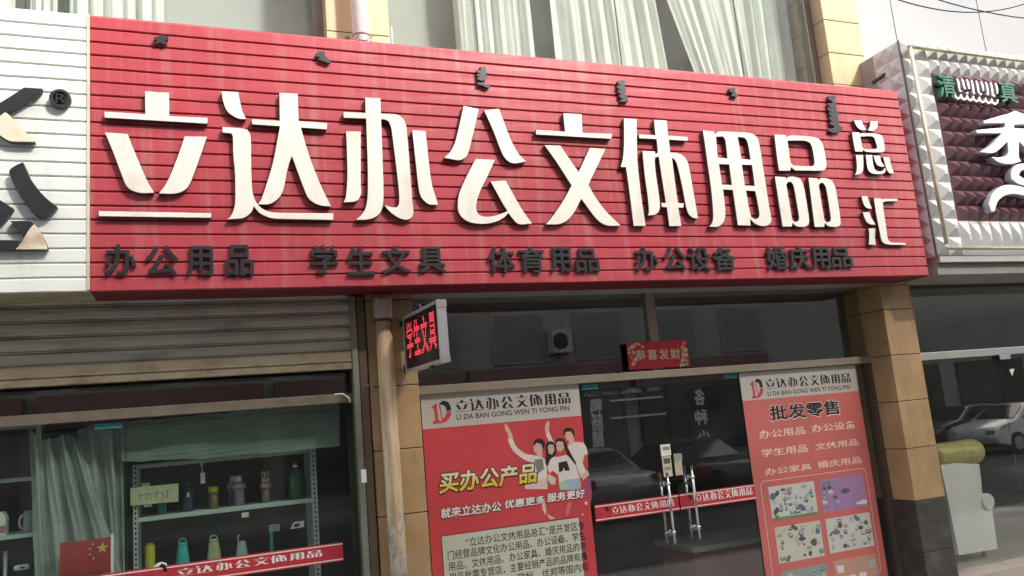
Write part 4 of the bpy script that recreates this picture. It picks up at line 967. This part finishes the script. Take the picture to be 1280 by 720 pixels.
# red bands, labels and tape on the doors
ref = (742.4, 631.6, 653)
band('door_band', (744, 642), (848.5, 628), ref, YG-.001, 'red vinyl band with white shop name on the left glass door', [((765.3, 643.2), (841.6, 622.8))], [((750, 634.5), (762, 646.5), M['print_white'])], 'door band')
band('door_band', (850, 625), (943.5, 612), ref, YG-.001, 'red vinyl band with white shop name on the right glass door', [((869.8, 628), (939.5, 608))], [((855.5, 619), (866, 631.5), M['print_white'])], 'door band')
yf = YG-.0012
t = thing('sticker', 'white square sticker above the left door handle', 'sticker', at(832, 562, yf))
flat_rect('sheet', *rect_px((825, 556), (839, 569), yf), yf, M['print_white'], t)
flat_rect('mark', *rect_px((828, 559), (837, 562), yf-.002), yf-.002, colour('faint print', (.3, .3, .3)), t)
t = thing('card', 'yellowish card with dark print stuck beside the door gap', 'card', at(834, 583, yf))
flat_rect('sheet', *rect_px((827, 571), (841, 595), yf), yf, colour('ivory paper', (.62, .58, .46), .6), t)
flat_rect('mark', *rect_px((829, 573), (838, 579), yf-.002), yf-.002, colour('grey print', (.12, .12, .12)), t)
flat_rect('mark', *rect_px((830.5, 584), (839, 587), yf-.002), yf-.002, colour('pale print', (.35, .30, .24)), t)
t = thing('card', 'mottled card with a green corner on the right glass door', 'card', at(848, 580, yf))
flat_rect('sheet', *rect_px((841.5, 567.5), (854, 593.5), yf), yf, colour('aged paper', (.55, .47, .36), .6, dirt=(.25, .16, .10), dscale=(14, 14, 14), damt=.9), t)
flat_rect('corner', *rect_px((842, 568), (853, 575), yf-.002), yf-.002, colour('sage print', (.30, .36, .26)), t)
teal = M['teal tape'] if 'teal tape' in M else colour('teal tape', (.03, .2, .21))
for l, r_, lab in (((727, 480.5), (747.5, 486), 'strip of teal tape at the top of the left glass door'), ((904, 467.5), (922, 472), 'strip of teal tape at the top corner of the right glass door')):
    tag(flat_rect('tape', *rect_px(l, r_, yf), yf, teal), lab, 'tape')
# new year banner on the transom
yb = YG-.053
bn = thing('banner', 'red new year banner with gold characters over the doors', 'banner', at(823, 460, yb))
bx0, bx1, bz0, bz1 = ax(784.5, 445, yb), ax(861, 445, yb), az(823, 460, yb), az(823, 426.5, yb)
flat_rect('paper', bx0, bx1, bz0, bz1, yb, M['banner'], bn, .002)
bw, bh = bx1-bx0, bz1-bz0
for i, ch in enumerate('恭喜发财'):
    a = bx0+bw*(.125+.19*i); me = text_mesh(ch, a, bz0+bh*(.32-.01*i), a+bw*.165, bz0+bh*(.72-.01*i), yb-.0024, fat=.025); link('lettering', me, M['gold'], bn)
rnd = random.Random(4)
fl_ = []
for cx_, cz_, k in ((.06, .75, 9), (.08, .35, 7), (.2, .92, 4), (.93, .30, 8), (.90, .12, 7), (.95, .7, 6)):
    for _ in range(k):
        u, v = cx_+rnd.uniform(-.055, .055), cz_+rnd.uniform(-.16, .16); r = rnd.uniform(.008, .02)
        u = min(max(u, .03), .97); v = min(max(v, .06), .94)
        fl_.append([(bx0+bw*u+r*(1+.35*math.sin(5*q*6.28/20))*math.cos(q*6.28/20), bz0+bh*v+r*(1+.35*math.sin(5*q*6.28/20))*math.sin(q*6.28/20)) for q in range(20)])
for i, lp in enumerate(fl_):
    pass
fm = MB()
for i, lp in enumerate(fl_): fm.poly([(p[0], yb-.0023-.00004*i, p[1]) for p in lp])
fm.build('floral_print', M['gold'], bn, norm=False)

# ---- left poster
YP = YG-.002
def poster(label, xl, xr, ztop, zhead, red, fade=None):
    t = thing('poster', label, 'poster', ((xl+xr)/2, YP, FLOOR+.05))
    flat_rect('sheet', xl, xr, FLOOR+.06, zhead, YP, red, t)
    flat_rect('header', xl, xr, zhead+.0005, ztop, YP, M['print_grey'], t)
    return t
yt = YP-.0022
M['print_gold'], tt, pp = nodes('yellow and white print')
g = tt.nodes.new('ShaderNodeTexCoord'); sp = tt.nodes.new('ShaderNodeSeparateXYZ'); rp2 = tt.nodes.new('ShaderNodeValToRGB')
tt.links.new(g.outputs['Generated'], sp.inputs[0]); tt.links.new(sp.outputs['Z'], rp2.inputs['Fac']); tt.links.new(rp2.outputs['Color'], pp.inputs['Base Color'])
rp2.color_ramp.elements[0].position = .25; rp2.color_ramp.elements[0].color = (.66, .55, .05, 1)
rp2.color_ramp.elements[1].position = .75; rp2.color_ramp.elements[1].color = (.74, .70, .50, 1); pp.inputs['Roughness'].default_value = .45
xl, xr = ax(525.5, 497, YP), ax(723, 482, YP)
po = poster('tall red poster with four cheering young people beside the left glass door', xl, xr, az(525, 493.6, YP), az(530.4, 536.7, YP), M['print_red'])
logo((538, 502), (565, 528), yt, po)
write_name((569.3, 515.8), (712, 489), yt, M['print_black'], po)
write('lettering', 'LI DA BAN GONG WEN TI YONG PIN', (571, 524.9), (711.3, 506.8), yt, M['print_black'], po, bold=.012)
def outlined(body, lb, rt, m, parent, medge, edge=.07, bold=.02, shear=0.0, Y=None):
    Y = Y or yt
    A = at(*lb, Y); B = at(*rt, Y); pad = (B.z-A.z)*.045
    link('lettering_edge', text_mesh(body, A.x-pad, A.z-pad*1.3, B.x+pad*1.4, B.z+pad, Y-.0002, fat=edge*.75, shear=shear), medge, parent)
    link('lettering', text_mesh(body, A.x, A.z, B.x, B.z, Y-.0012, fat=bold*.8, shear=shear), m, parent)

# the four young people, printed flat
def pp_(poly, m, lvl, name):
    o = link(name, loops_mesh(name, [trace(poly, 620, 520, 5.14, yt)], yt-.0001*lvl-.0003), m, po)
skin = colour('skin print', (.62, .44, .35)); hair = colour('dark hair print', (.03, .022, .02)); shirt = colour('white shirt print', (.68, .64, .58))
shirt2 = colour('pink white shirt print', (.66, .52, .47)); green_p = colour('green tint print', (.36, .52, .36)); blue_p = colour('blue tint print', (.33, .45, .55)); purple_p = colour('purple print', (.30, .08, .16))
pp_([(330,30),(345,42),(342,95),(366,160),(346,166),(324,125),(314,80),(322,50)], skin, 0, 'raised_arm')
pp_([(322,125),(340,100),(368,160),(400,190),(380,215),(345,170)], shirt, 1, 'sleeve')
pp_([(460,190),(500,168),(560,170),(580,200),(590,245),(560,300),(580,350),(590,380),(545,400),(520,330),(500,280),(470,240)], shirt, 1, 'shirt')
pp_([(570,245),(590,252),(592,340),(575,348),(556,300)], M['print_red'], 2, 'red_sleeve')
pp_([(470,150),(500,140),(505,172),(480,188),(466,180)], skin, 1.5, 'neck')
pp_([(440,120),(452,98),(490,95),(500,130),(480,160),(455,156)], skin, 3, 'face')
pp_([(432,118),(435,85),(460,72),(495,82),(505,110),(502,140),(494,122),(482,100),(450,102),(441,125)], hair, 4, 'hair')
pp_([(570,400),(605,395),(615,500),(610,560),(585,500)], purple_p, 1, 'trousers')
pp_([(540,380),(590,350),(600,380),(560,412)], skin, 3, 'hand')
pp_([(75,150),(105,138),(130,195),(185,240),(245,252),(300,265),(325,300),(330,470),(190,470),(185,450),(240,400),(250,300),(190,285),(120,235),(90,190)], shirt, 5, 'shirt')
pp_([(55,48),(75,65),(105,120),(106,140),(78,151),(75,110),(60,90)], skin, 6, 'pointing_hand')
pp_([(190,440),(330,400),(330,470),(190,470)], shirt2, 6, 'shirt_hem')
pp_([(262,236),(296,228),(300,262),(262,256)], skin, 5.5, 'neck')
pp_([(240,190),(252,165),(290,165),(302,200),(290,230),(265,246),(245,230)], skin, 7, 'face')
pp_([(238,195),(245,160),(270,145),(300,150),(316,175),(308,216),(298,205),(292,182),(262,172),(248,187)], hair, 8, 'hair')
pp_([(246,280),(300,275),(308,340),(268,372),(256,330)], colour('grey shirt drawing', (.22, .20, .19)), 6.5, 'shirt_drawing')
pp_([(318,200),(325,170),(355,160),(380,175),(388,230),(375,265),(345,280),(330,330),(315,300),(322,250)], hair, 9, 'hair')
pp_([(333,195),(345,182),(370,185),(375,220),(360,248),(338,240)], skin, 10, 'face')
pp_([(330,330),(350,280),(372,262),(400,262),(450,250),(500,290),(545,430),(540,470),(410,475),(400,380),(362,350),(345,370)], shirt, 11, 'shirt')
pp_([(402,425),(450,410),(470,474),(410,475)], green_p, 12, 'shirt_hem'); pp_([(450,410),(535,400),(545,430),(540,470),(470,474)], blue_p, 12.2, 'shirt_hem')
pp_([(400,300),(455,288),(475,350),(440,352),(436,330),(425,356),(405,362)], hair, 12.5, 'shirt_drawing')
pp_([(335,370),(352,380),(385,400),(380,440),(352,440),(335,410)], shirt2, 12, 'forearm')
pp_([(380,160),(400,140),(435,145),(452,180),(480,240),(515,300),(508,312),(460,250),(440,200),(384,200)], hair, 13, 'hair')
pp_([(386,175),(400,162),(430,166),(438,205),(415,232),(392,222)], skin, 14, 'face')
for (ex, ey) in ((344,205),(362,203),(398,190),(420,188),(256,195),(278,193),(452,122),(474,120)):
    pp_([(ex-6,ey),(ex,ey-3),(ex+6,ey),(ex,ey+3)], hair, 15, 'eye')
for (ex, ey) in ((352,232),(408,215),(262,226),(462,145)):
    pp_([(ex-8,ey-2),(ex,ey),(ex+8,ey-3),(ex,ey+4)], M['print_red'], 15, 'mouth')
pp_([(292,545),(312,545),(322,600),(318,638),(300,600)], shirt2, 1, 'leg'); pp_([(330,620),(345,640),(380,655),(355,665),(335,650)], shirt2, 1, 'shoe')
pp_([(462,560),(490,545),(470,620),(450,655),(452,600)], colour('pale red print', (.62, .16, .16)), 1, 'leg')
for (ex, ey, r) in ((578,560,16),(556,632,9)): link('printed_star', loops_mesh('s', [[tuple(at(620+(ex+r*(1 if k%2==0 else .4)*math.sin(k*math.pi/5))/5.14, 520+(ey-r*(1 if k%2==0 else .4)*math.cos(k*math.pi/5))/5.14, yt)[i] for i in (0,2)) for k in range(10)]], yt-.002), M['print_pink'], po)
yt2 = yt-.003
for body, lb, rt in (('买办公产品', (549, 617.6), (669.5, 578)),):
    outlined(body, lb, rt, M['print_gold'], po, M['print_black'], .085, .035, .12, yt2)
outlined('就来立达办公', (551, 648.6), (626, 626), M['print_white'], po, M['print_black'], .08, .03, .1, yt2)
outlined('优惠更多', (631, 636), (680.5, 619), M['print_white'], po, M['print_black'], .08, .03, .1, yt2)
outlined('服务更好', (684, 628), (730.5, 611), M['print_white'], po, M['print_black'], .08, .03, .1, yt2)
wb = rect_px((552, 670.7), (734.5, 760), yt); wz1 = az(552, 670.7, yt)
flat_rect('text_panel_edge', wb[0]-.006, wb[1]+.006, FLOOR+.2, wz1+.006, yt+.0008, M['print_black'], po, .0006)
flat_rect('text_panel', wb[0], wb[1], FLOOR+.206, wz1, yt, M['print_box'], po, .001)
yl = yt-.0014
l1 = (at(582.5, 681, yl), at(730, 652.3, yl)); l2 = (at(560, 700.7, yl), at(731, 664, yl)); l3 = (at(561.4, 714.4, yl), at(732, 678.8, yl))
hgt = l2[1].z-l2[0].z; step = l2[0].z-l3[0].z
lines = ['门经营品牌文化办公用品、办公设备、学生', '用品、文体用品、办公家具、婚庆用品的老', '用品批零专营店，主要经销产品的品牌有晨', '光、得力、齐心、欧标、优邦等国内知', ]
link('lettering', text_mesh('“立达办公文体用品总汇”是开发区专', l1[0].x, l2[0].z+step, l1[1].x, l2[0].z+step+hgt, yl, bold=.008), M['print_black'], po)
for i, s_ in enumerate(lines):
    link('lettering', text_mesh(s_, l2[0].x, l2[0].z-step*i, l2[1].x, l2[0].z-step*i+hgt, yl, bold=.008), M['print_black'], po)

# ---- right poster
xl, xr = ax(923.5, 467, YP), ax(1068.5, 456, YP)
pq = poster('tall faded red poster with product pictures right of the doors', xl, xr, az(923.5, 466.5, YP), az(928, 501.5, YP), M['print_red_pale'])
logo((936, 474), (955.5, 497), yt, pq)
write_name((957.5, 486.5), (1062, 465.5), yt, M['print_black'], pq)
write('lettering', 'LI DA BAN GONG WEN TI YONG PIN', (960, 495), (1062, 481), yt, M['print_black'], pq, bold=.012)
outlined('批发零售', (963, 526.5), (1048, 499.5), M['print_black'], pq, M['print_white'], .05, .028)
for body, lb, rt in (('办公用品', (949.5, 548.7), (1005.5, 532.6)), ('办公设备', (1015, 541), (1069, 525.6)), ('学生用品', (952.6, 571.6), (1009, 555)), ('文体用品', (1019.6, 563), (1072, 548)), ('办公家具', (956.6, 594.5), (1014, 578.7)), ('婚庆用品', (1022.7, 585.8), (1076, 570))):
    write('lettering', body, lb, rt, yt, M['print_pink'], pq, bold=.012)
# thin rounded border line
ex0, ex1 = ax(955, 640, yt), ax(1082.5, 590, yt); ez = az(954, 602, yt)+.004; rr_ = .05
def rrect(x0, x1, z0, z1, r):
    o = []
    for cx_, cz_, a0 in ((x1-r, z1-r, 0), (x0+r, z1-r, 90), (x0+r, z0+r, 180), (x1-r, z0+r, 270)):
        o += [(cx_+r*math.cos(R(a0+k*18)), cz_+r*math.sin(R(a0+k*18))) for k in range(6)]
    return o
link('border_line', loops_mesh('b', [rrect(ex0, ex1, FLOOR+.3, ez, rr_), rrect(ex0+.005, ex1-.005, FLOOR+.305, ez-.005, rr_-.005)], yt), M['print_pink'], pq)
PICS = [((960, 609), (1022.7, 642), (.55, .58, .54)), ((1023.3, 600), (1084.5, 632), (.36, .22, .40)), ((968, 659.5), (1031, 694.5), (.55, .55, .46)), ((1031.5, 649), (1093, 682), (.56, .57, .52)), ((976, 715), (1040, 752), (.24, .32, .29)), ((1041, 701.5), (1102, 738), (.50, .28, .20))]
rnd = random.Random(11)
pal = [(.07,.09,.12), (.10,.16,.25), (.20,.25,.30), (.38,.41,.43), (.10,.11,.11), (.46,.28,.27), (.28,.40,.38), (.14,.17,.20), (.66,.66,.64), (.44,.24,.24)]
palm = [colour('product print %d' % i, c) for i, c in enumerate(pal)]
for k, (tl, br, c) in enumerate(PICS):
    x0, x1, z0, z1 = rect_px(tl, br, yt)
    w_, h_ = x1-x0, z1-z0
    if k == 0: flat_rect('picture_edge', x0, x1, z0, z0+h_*.07, yt-.0011, colour('green picture edge', (.12, .30, .12)), pq, .0004)
    groups = {}; b = MB().box(x0, x1, yt-.001, yt, z0, z1); mats = [colour('picture ground %d' % k, c), colour('pale inset', (.50, .54, .56)), colour('dark inset', (.09, .10, .13))]
    cells = [(i, j) for i in range(8) for j in range(6)]
    if k == 5:
        for i in range(4):
            for j in range(3): groups.setdefault(rnd.choice([8, 5, 3]), []).append((x0+w_*(.05+.24*i), x0+w_*(.05+.24*i+.19), z0+h_*(.05+.3*j), z0+h_*(.05+.3*j+.22), 0))
    else:
        rnd.shuffle(cells)
        for i, j in cells[:{0: 30, 1: 16, 2: 24, 3: 26, 4: 18}[k]]:
            cx_, cz_ = x0+w_*(.09+.117*i+rnd.uniform(-.02, .02)), z0+h_*(.13+.148*j+rnd.uniform(-.02, .02))
            pi = rnd.choice([8, 8, 2, 3, 4] if k == 1 else [0, 1, 2, 3, 4, 5, 7, 6] if k != 3 else [0, 4, 7, 5, 9, 3, 6])
            groups.setdefault(pi, []).append((cx_-w_*rnd.uniform(.02, .085), cx_+w_*rnd.uniform(.02, .085), cz_-h_*rnd.uniform(.02, .10), cz_+h_*rnd.uniform(.03, .10), rnd.choice([0, 0, .1, -.6, .7])))
    for pi, rs in groups.items():
        mats.append(palm[pi])
        for q, (a, c2, e, g2, ro) in enumerate(rs):
            mx_, mz_ = (a+c2)/2, (e+g2)/2; nn = rnd.choice([4, 4, 4, 5, 6, 9])
            pts = []
            for s in range(nn):
                an = s/nn*6.283+.78; u, v = (c2-a)*.62*math.cos(an)*rnd.uniform(.75, 1.1), (g2-e)*.62*math.sin(an)*rnd.uniform(.75, 1.1)
                pts.append((mx_+u*math.cos(ro)-v*math.sin(ro), yt-.0012-.00003*(pi+10*q), mz_+u*math.sin(ro)+v*math.cos(ro)))
            b.poly(pts, len(mats)-1)
            if nn == 4 and k < 5:      # a paler inset and a dark foot make it read as a printed article
                cxx = sum(p[0] for p in pts)/nn; czz = sum(p[2] for p in pts)/nn
                for shr, up_, mi_ in ((.55, .12, 1), (.3, -.3, 2)):
                    b.poly([(cxx+(p[0]-cxx)*shr, p[1]-.0009-.0001*mi_, czz+(p[2]-czz)*shr*.7+(g2-e)*up_) for p in pts], mi_)
    b.build('picture', mats, pq, norm=False)

# ---- inside the main shop
ct = thing('counter', 'low counter with grey top and red front seen through the glass doors', 'counter', (5.6, 1.5, FLOOR))
p = at(900, 677, .9); zc = p.z
b = MB(); b.box(4.35, 6.45, .8, 1.5, zc-.05, zc, .006); b.build('top', colour('grey green laminate', (.42, .47, .42), .3), ct)
b = MB(); b.box(4.40, 6.40, .86, 1.45, FLOOR+.012, zc-.051); b.build('body', colour('dull red panel', (.30, .07, .06), .5), ct)
for i, (sx_, lab) in enumerate(((2.1, 'dark shelving against the rear wall left'), (4.3, 'dark shelving against the rear wall right'))):
    t = thing('shelf_unit', lab+' of the main shop', 'shelf', (sx_, 3.6, FLOOR))
    b = MB()
    for k in range(5): b.box(sx_, sx_+1.9, 3.4, 3.8, FLOOR+.05+k*.5, FLOOR+.09+k*.5)
    b.build('shelf_board', M['room_dark'], t)
    for xx in (sx_-.03, sx_+1.901): MB().box(xx, xx+.029, 3.4, 3.8, FLOOR+.01, FLOOR+2.2).build('upright', M['room_dark'], t)

# ------------------------------------------------------------ right shop
YR = .30
rs = thing('shop_window', 'dark shop window with pale transom below the diamond signboard', 'window', (9, YR, FLOOR))
rz0, rz1 = az(1215, 446, YR-.04), az(1215, 437, YR-.04)
RX0, RX1 = PR1+.002, 12.5
zsill = az(1230, 711, YR)
b = MB(); b.box(RX0, RX1, YR-.04, YR+.05, rz0, rz1, .004); b.build('transom', M['silver'], rs)
MB().box(RX0, RX1, YR, YR+.008, rz1+.001, nb-.1).build('fanlight', M['glass'], rs)
gx = ax(1267, 560, YR)
for a, c in ((RX0, gx-.003), (gx+.003, gx+1.3), (gx+1.306, RX1)):
    MB().box(a, c, YR, YR+.011, zsill+.04, rz0-.001).build('pane', M['glass'], rs)
b = MB(); b.box(RX0, RX1, YR-.25, YR+.06, FLOOR-.01, zsill+.036, .006); b.build('sill', colour('pale stone sill', (.45, .40, .35), .6, dirt=(.2, .17, .14), dscale=(4, 4, 4), damt=.6), rs)
b = MB(); b.box(*rect_px((1249, 443.5), (1263, 448), YR-.045)[:2], YR-.05, YR-.0405, az(1256, 449, YR-.045), az(1256, 443, YR-.045)); b.build('clip', M['silver'], rs)
tri = [at(1261.5, 461.5, YR-.002), at(1268, 461, YR-.002), at(1265, 470, YR-.002)]
t = MB().prism([(p.x, p.z) for p in tri], 'y', YR-.004, YR-.001).build('sticker', M['print_white']); tag(t, 'small white triangular sticker on the right shop glass', 'sticker')
MB().box(RX0, X1, YR+.09, 5.7, FLOOR+.01, zsill).build('platform', M['floor'], rs)
MB().box(X1-1.2, X1-.02, YR+.3, 5.7, zsill+.001, 2.7).build('inner_backing', M['room_dark'], rs)
# white seat with gold roll
sy = .62
st = thing('armchair', 'white upholstered bench end with gold rolled top behind the right glass', 'armchair', (ax(1215, 670, sy), sy, zsill))
P_ = lambda pts: [(q.x, q.z) for q in (at(*p, sy) for p in pts)]
white_up = colour('white leatherette', (.9, .9, .86), .45)
body = P_([(1175, 578), (1224, 580), (1226.5, 600), (1228, 622), (1231, 634), (1240, 636), (1247, 686), (1199, 694), (1192, 660), (1184, 620)])
b = MB(); b.prism(body, 'y', sy, sy+.55); b.build('body', white_up, st)
g0, g1 = at(1164, 568, sy+.1), at(1222, 566, sy+.1)
b = MB(); rg = .135
b.tube([(g0.x-.05, sy+.1, (g0.z+g1.z)/2), (g0.x+.05, sy+.1, (g0.z+g1.z)/2), (g1.x-.06, sy+.1, (g0.z+g1.z)/2), (g1.x-.02, sy+.1, (g0.z+g1.z)/2), (g1.x, sy+.1, (g0.z+g1.z)/2)], [rg*.95, rg, rg, rg*.85, rg*.35], 20); b.build('roll', colour('gold leatherette', (.56, .48, .15), .3, dirt=(.25, .2, .06), dscale=(12, 5, 5), damt=.6), st)
c0 = at(1236, 627, sy-.02)
b = MB(); b.lathe((0, 0, 0), [(.085, 0), (.085, .5), (.06, .52)], 18); bmesh.ops.rotate(b.bm, verts=b.bm.verts[:], matrix=Matrix.Rotation(R(-90), 3, 'X')); bmesh.ops.translate(b.bm, verts=b.bm.verts[:], vec=(c0.x, sy-.02, c0.z)); b.build('scroll_arm', white_up, st)
b = MB()
for dx_, dy_ in ((.12, .05), (.42, .05), (.12, .45), (.42, .45)):
    b = MB(); xx = at(1199, 694, sy).x+dx_; z1_ = min(p[1] for p in body)+.03; b.tube([(xx, sy+dy_, zsill+.0005), (xx, sy+dy_, z1_)], .02, 8); b.build('leg', M['brown_frame'], st)

# ------------------------------------------------------------ across the street
YO = -18.0
ob = thing('building', 'five storey grey building across the street seen only as reflection', 'building', (6, YO-5, FLOOR))
HB = 20.3; XO0, XO1 = -22, 25  # height shaped so the unseen block shades the front below the sign
wall_o = mat('warm grey render', (.31, .295, .27), .85, var=.1, scale=.8)
MB().box(XO0, XO1, YO-9, YO-.25, FLOOR-.05, HB).build('wall', wall_o, ob)
fr = MB(); gl = MB()
for fl_i in range(5):
    z0 = 3.6+fl_i*2.9
    for k in range(14):
        x = XO0+1.2+k*3.0
        fr.box(x, x+1.9, YO-.2499, YO-.18, z0, z0+1.7); gl.box(x+.07, x+.92, YO-.1799, YO-.16, z0+.07, z0+1.63); gl.box(x+.98, x+1.83, YO-.1799, YO-.16, z0+.07, z0+1.63)
fr.build('window_frames', colour('dull window frame', (.34, .325, .30)), ob); gl.build('window_panes', mat('dark window', (.19, .185, .175), .45), ob)
bb_ = MB()
for k in range(7): bb_.box(XO0+.4+k*6, XO0+5.8+k*6, YO-.249, YO-.05, FLOOR+.5, 2.4)
bb_.build('shop_glazing', mat('dark shop glazing', (.025, .028, .03), .08), ob)
sgn = MB()
for k in range(7): sgn.box(XO0+.2+k*6, XO0+5.9+k*6, YO-.249, YO+.15, 2.55, 3.45, .02)
sgn.build('fascia', mat('dull sign fascia', (.20, .10, .085), .5, var=.3, scale=.4), ob)
lw = mat('white vinyl letter', (.85, .85, .86), .5)
def mirrored(body, lt_px, rb_px, Yg, Yo=YO):
    """letters on the far glass whose mirror image lands in this box"""
    a = refl(*lt_px, Yg, Yo); c = refl(*rb_px, Yg, Yo)
    me = text_mesh(body, a.x, c.z, c.x, a.z, Yo+.0, fat=.03)
    for v in me.vertices: v.co.y = Yo-.035 + 6*(Yo-v.co.y)      # seen from the shop the far writing runs towards -X
    xs = [v.co.x for v in me.vertices]; m_ = (min(xs)+max(xs))/2
    for v in me.vertices: v.co.x = 2*m_-v.co.x
    link('lettering', me, lw, ob)
for ch, a, c in (('鸭', (737, 498), (754, 518)), ('肠', (739, 519), (756, 538)), ('腿', (740, 540), (757, 558)), ('各', (867, 486), (883, 506)), ('种', (868, 512), (887, 530)), ('小', (872, 538), (890, 551))):
    mirrored(ch, a, c, YG)
for body, a, c in (('1514717221', (731, 489), (773, 493)), ('送餐电话', (776, 486), (803, 490.5)), ('0890', (809, 484), (826, 488))):
    mirrored(body, a, c, YG)
for y_, (pa, pb) in enumerate((((762, 501), (828, 496)), ((763, 523), (832, 517)))):
    a = refl(*pa, YG, YO); c = refl(*pb, YG, YO); z = (a.z+c.z)/2
    MB().box(a.x, c.x, YO-.03, YO+.02, z-.035, z+.035).build('rail', M['silver'], ob)
a = refl(690, 412, YG, YO+.3); c = refl(717, 440, YG, YO+.3)
ac = thing('air_conditioner', 'white outdoor air conditioner unit on the opposite building wall', 'air conditioner', (a.x, YO+.1, c.z))
b = MB(); b.box(min(a.x, c.x), max(a.x, c.x), YO-.24, YO+.3, c.z, a.z, .02); b.build('casing', colour('dusty casing', (.48, .47, .44)), ac)
cx_, cz_ = (a.x*.6+c.x*.4), (a.z+c.z)/2; rf = (a.z-c.z)*.36
b = MB(); b.poly([(cx_+rf*math.cos(k*.2618), YO+.302, cz_+rf*math.sin(k*.2618)) for k in range(24)]); b.build('fan_grille', M['print_black'], ac)
lo = thing('building', 'low grey building beyond the end of the opposite block', 'building', (40, YO-5, FLOOR))
MB().box(24, 75, YO-9, YO-.5, FLOOR-.05, 9.5).build('wall', wall_o, lo)
b = MB()
for k in range(9): b.box(25+k*5, 29+k*5, YO-.499, YO-.4, FLOOR+.4, 2.6)
b.build('shop_glazing', M['led_face'], lo)
for (pa, pb, nm) in (((1150, -8), (1300, 24), 'dark cable strung across the street high above'), ((1130, 2), (1240, 14), 'thinner cable strung below the dark one across the street')):
    A = refl(*pa, .12, -9); B = refl(*pb, .12, -9); d = (B-A)
    pts = [A+d*(k/24*3-1) + Vector((0, 0, .6*((k/24*3-1)-.5)**2-.15)) for k in range(25)]
    tag(MB().tube(pts, .016, 6).build('cable', M['print_black']), nm, 'cable')

# parked cars, met only as reflections in the glass
def car(label, col, x, y, rot):
    t = thing('parked_car', label, 'car', (0, 0, 0), 'cars parked across from the shop')
    paint = mat('car paint', col, .25, metal=.3, var=.02, coat=.6)
    prof = [(-2.2, .45), (-2.22, .78), (-2.1, .92), (-1.55, .98), (-.85, 1.38), (-.3, 1.46), (.45, 1.42), (1.15, 1.0), (1.95, .86), (2.2, .68), (2.2, .38), (1.7, .28), (-1.8, .28)]
    bm = bmesh.new(); secs = []
    for y_, k in ((-.86, .0), (-.80, .06), (0, .1), (.80, .06), (.86, 0)):
        row = []
        for px_, pz in prof:
            yy = y_*(1-.24*max(0, (pz-.9)/.56)); row.append(bm.verts.new((px_*(1-.02*(abs(y_) > .82)), yy, pz-(.05 if abs(y_) > .82 and pz > .9 else 0))))
        secs.append(row)
    n = len(prof)
    for A, B in zip(secs, secs[1:]):
        for i in range(n): bm.faces.new((A[i], A[(i+1) % n], B[(i+1) % n], B[i])).smooth = True
    bm.faces.new(secs[0][::-1]); bm.faces.new(secs[-1])
    bmesh.ops.recalc_face_normals(bm, faces=bm.faces[:])
    me = bpy.data.meshes.new('body'); bm.to_mesh(me); bm.free(); link('body', me, paint, t)
    gls = colour('car glass', (.012, .014, .016), .06)
    for s in (-1, 1):
        b = MB(); pts = [(-1.25, 1.0), (-.75, 1.32), (-.2, 1.39), (.4, 1.35), (.95, 1.02)]
        b.poly([(u, s*(.868*(1-.24*max(0, (v-.9)/.56))+.012), v) for u, v in pts]); b.build('side_window', gls, t)
    b = MB(); b.quad((-1.50, -.66, 1.03), (-1.50, .66, 1.03), (-.90, .56, 1.385), (-.90, -.56, 1.385)); b.build('rear_window', gls, t)
    b = MB(); b.quad((1.12, -.66, 1.045), (1.12, .66, 1.045), (.52, .56, 1.42), (.52, -.56, 1.42)); b.build('windscreen', gls, t)
    for u in (-1.35, 1.35):
        for s in (-1, 1):
            b = MB(); b.tube([(u, s*.70, .32), (u, s*.885, .32)], .32, 24); w_ = b.build('wheel', colour('tyre rubber', (.02, .02, .02), .8), t)
            b = MB(); b.tube([(u, s*.886, .32), (u, s*.895, .32)], .2, 18); b.build('rim', M['silver'], w_)
    for s in (-1, 1):
        b = MB(); b.box(-2.235, -2.05, s*.80-.13, s*.80+.10*(s < 0)+.03, .72, .90, .02); b.build('tail_light', colour('red lens', (.22, .01, .012), .15), t)
        b = MB(); b.box(2.05, 2.215, s*.66-.16, s*.66+.16, .62, .76, .02); b.build('headlight', M['silver'], t)
    t.location = (x, y, ROAD); t.rotation_euler = (0, 0, rot); return t
p = refl(775, 600, YG, -8.6)
car('silver saloon parked tail towards the shop', (.42, .43, .44), p.x, -10.6, R(-90))
car('dark saloon parked beside the silver one', (.03, .03, .035), p.x+2.9, -10.8, R(-90))
p = refl(1250, 540, YR, -11)
car('white saloon parked sideways further down the street', (.88, .88, .87), p.x+1.6, -11.5, R(180))
car('dark van-like car parked behind the white saloon', (.08, .085, .09), p.x+2.5, -14.2, R(180))
# repeats of one kind share a group
for nm, g_name in (('curtain', 'curtains in the upstairs windows'), ('bottle', 'bottles on the display shelving'), ('plastic_sheet', 'plastic sheets in the display window'), ('tape', 'strips of teal tape on the glass'), ('door_band', 'red bands on the glass doors'), ('upper_window', 'upstairs windows'), ('poster', 'posters beside the glass doors')):
    for o in scene.objects:
        if o.parent is None and o.name.split('.')[0] == nm: o['group'] = g_name
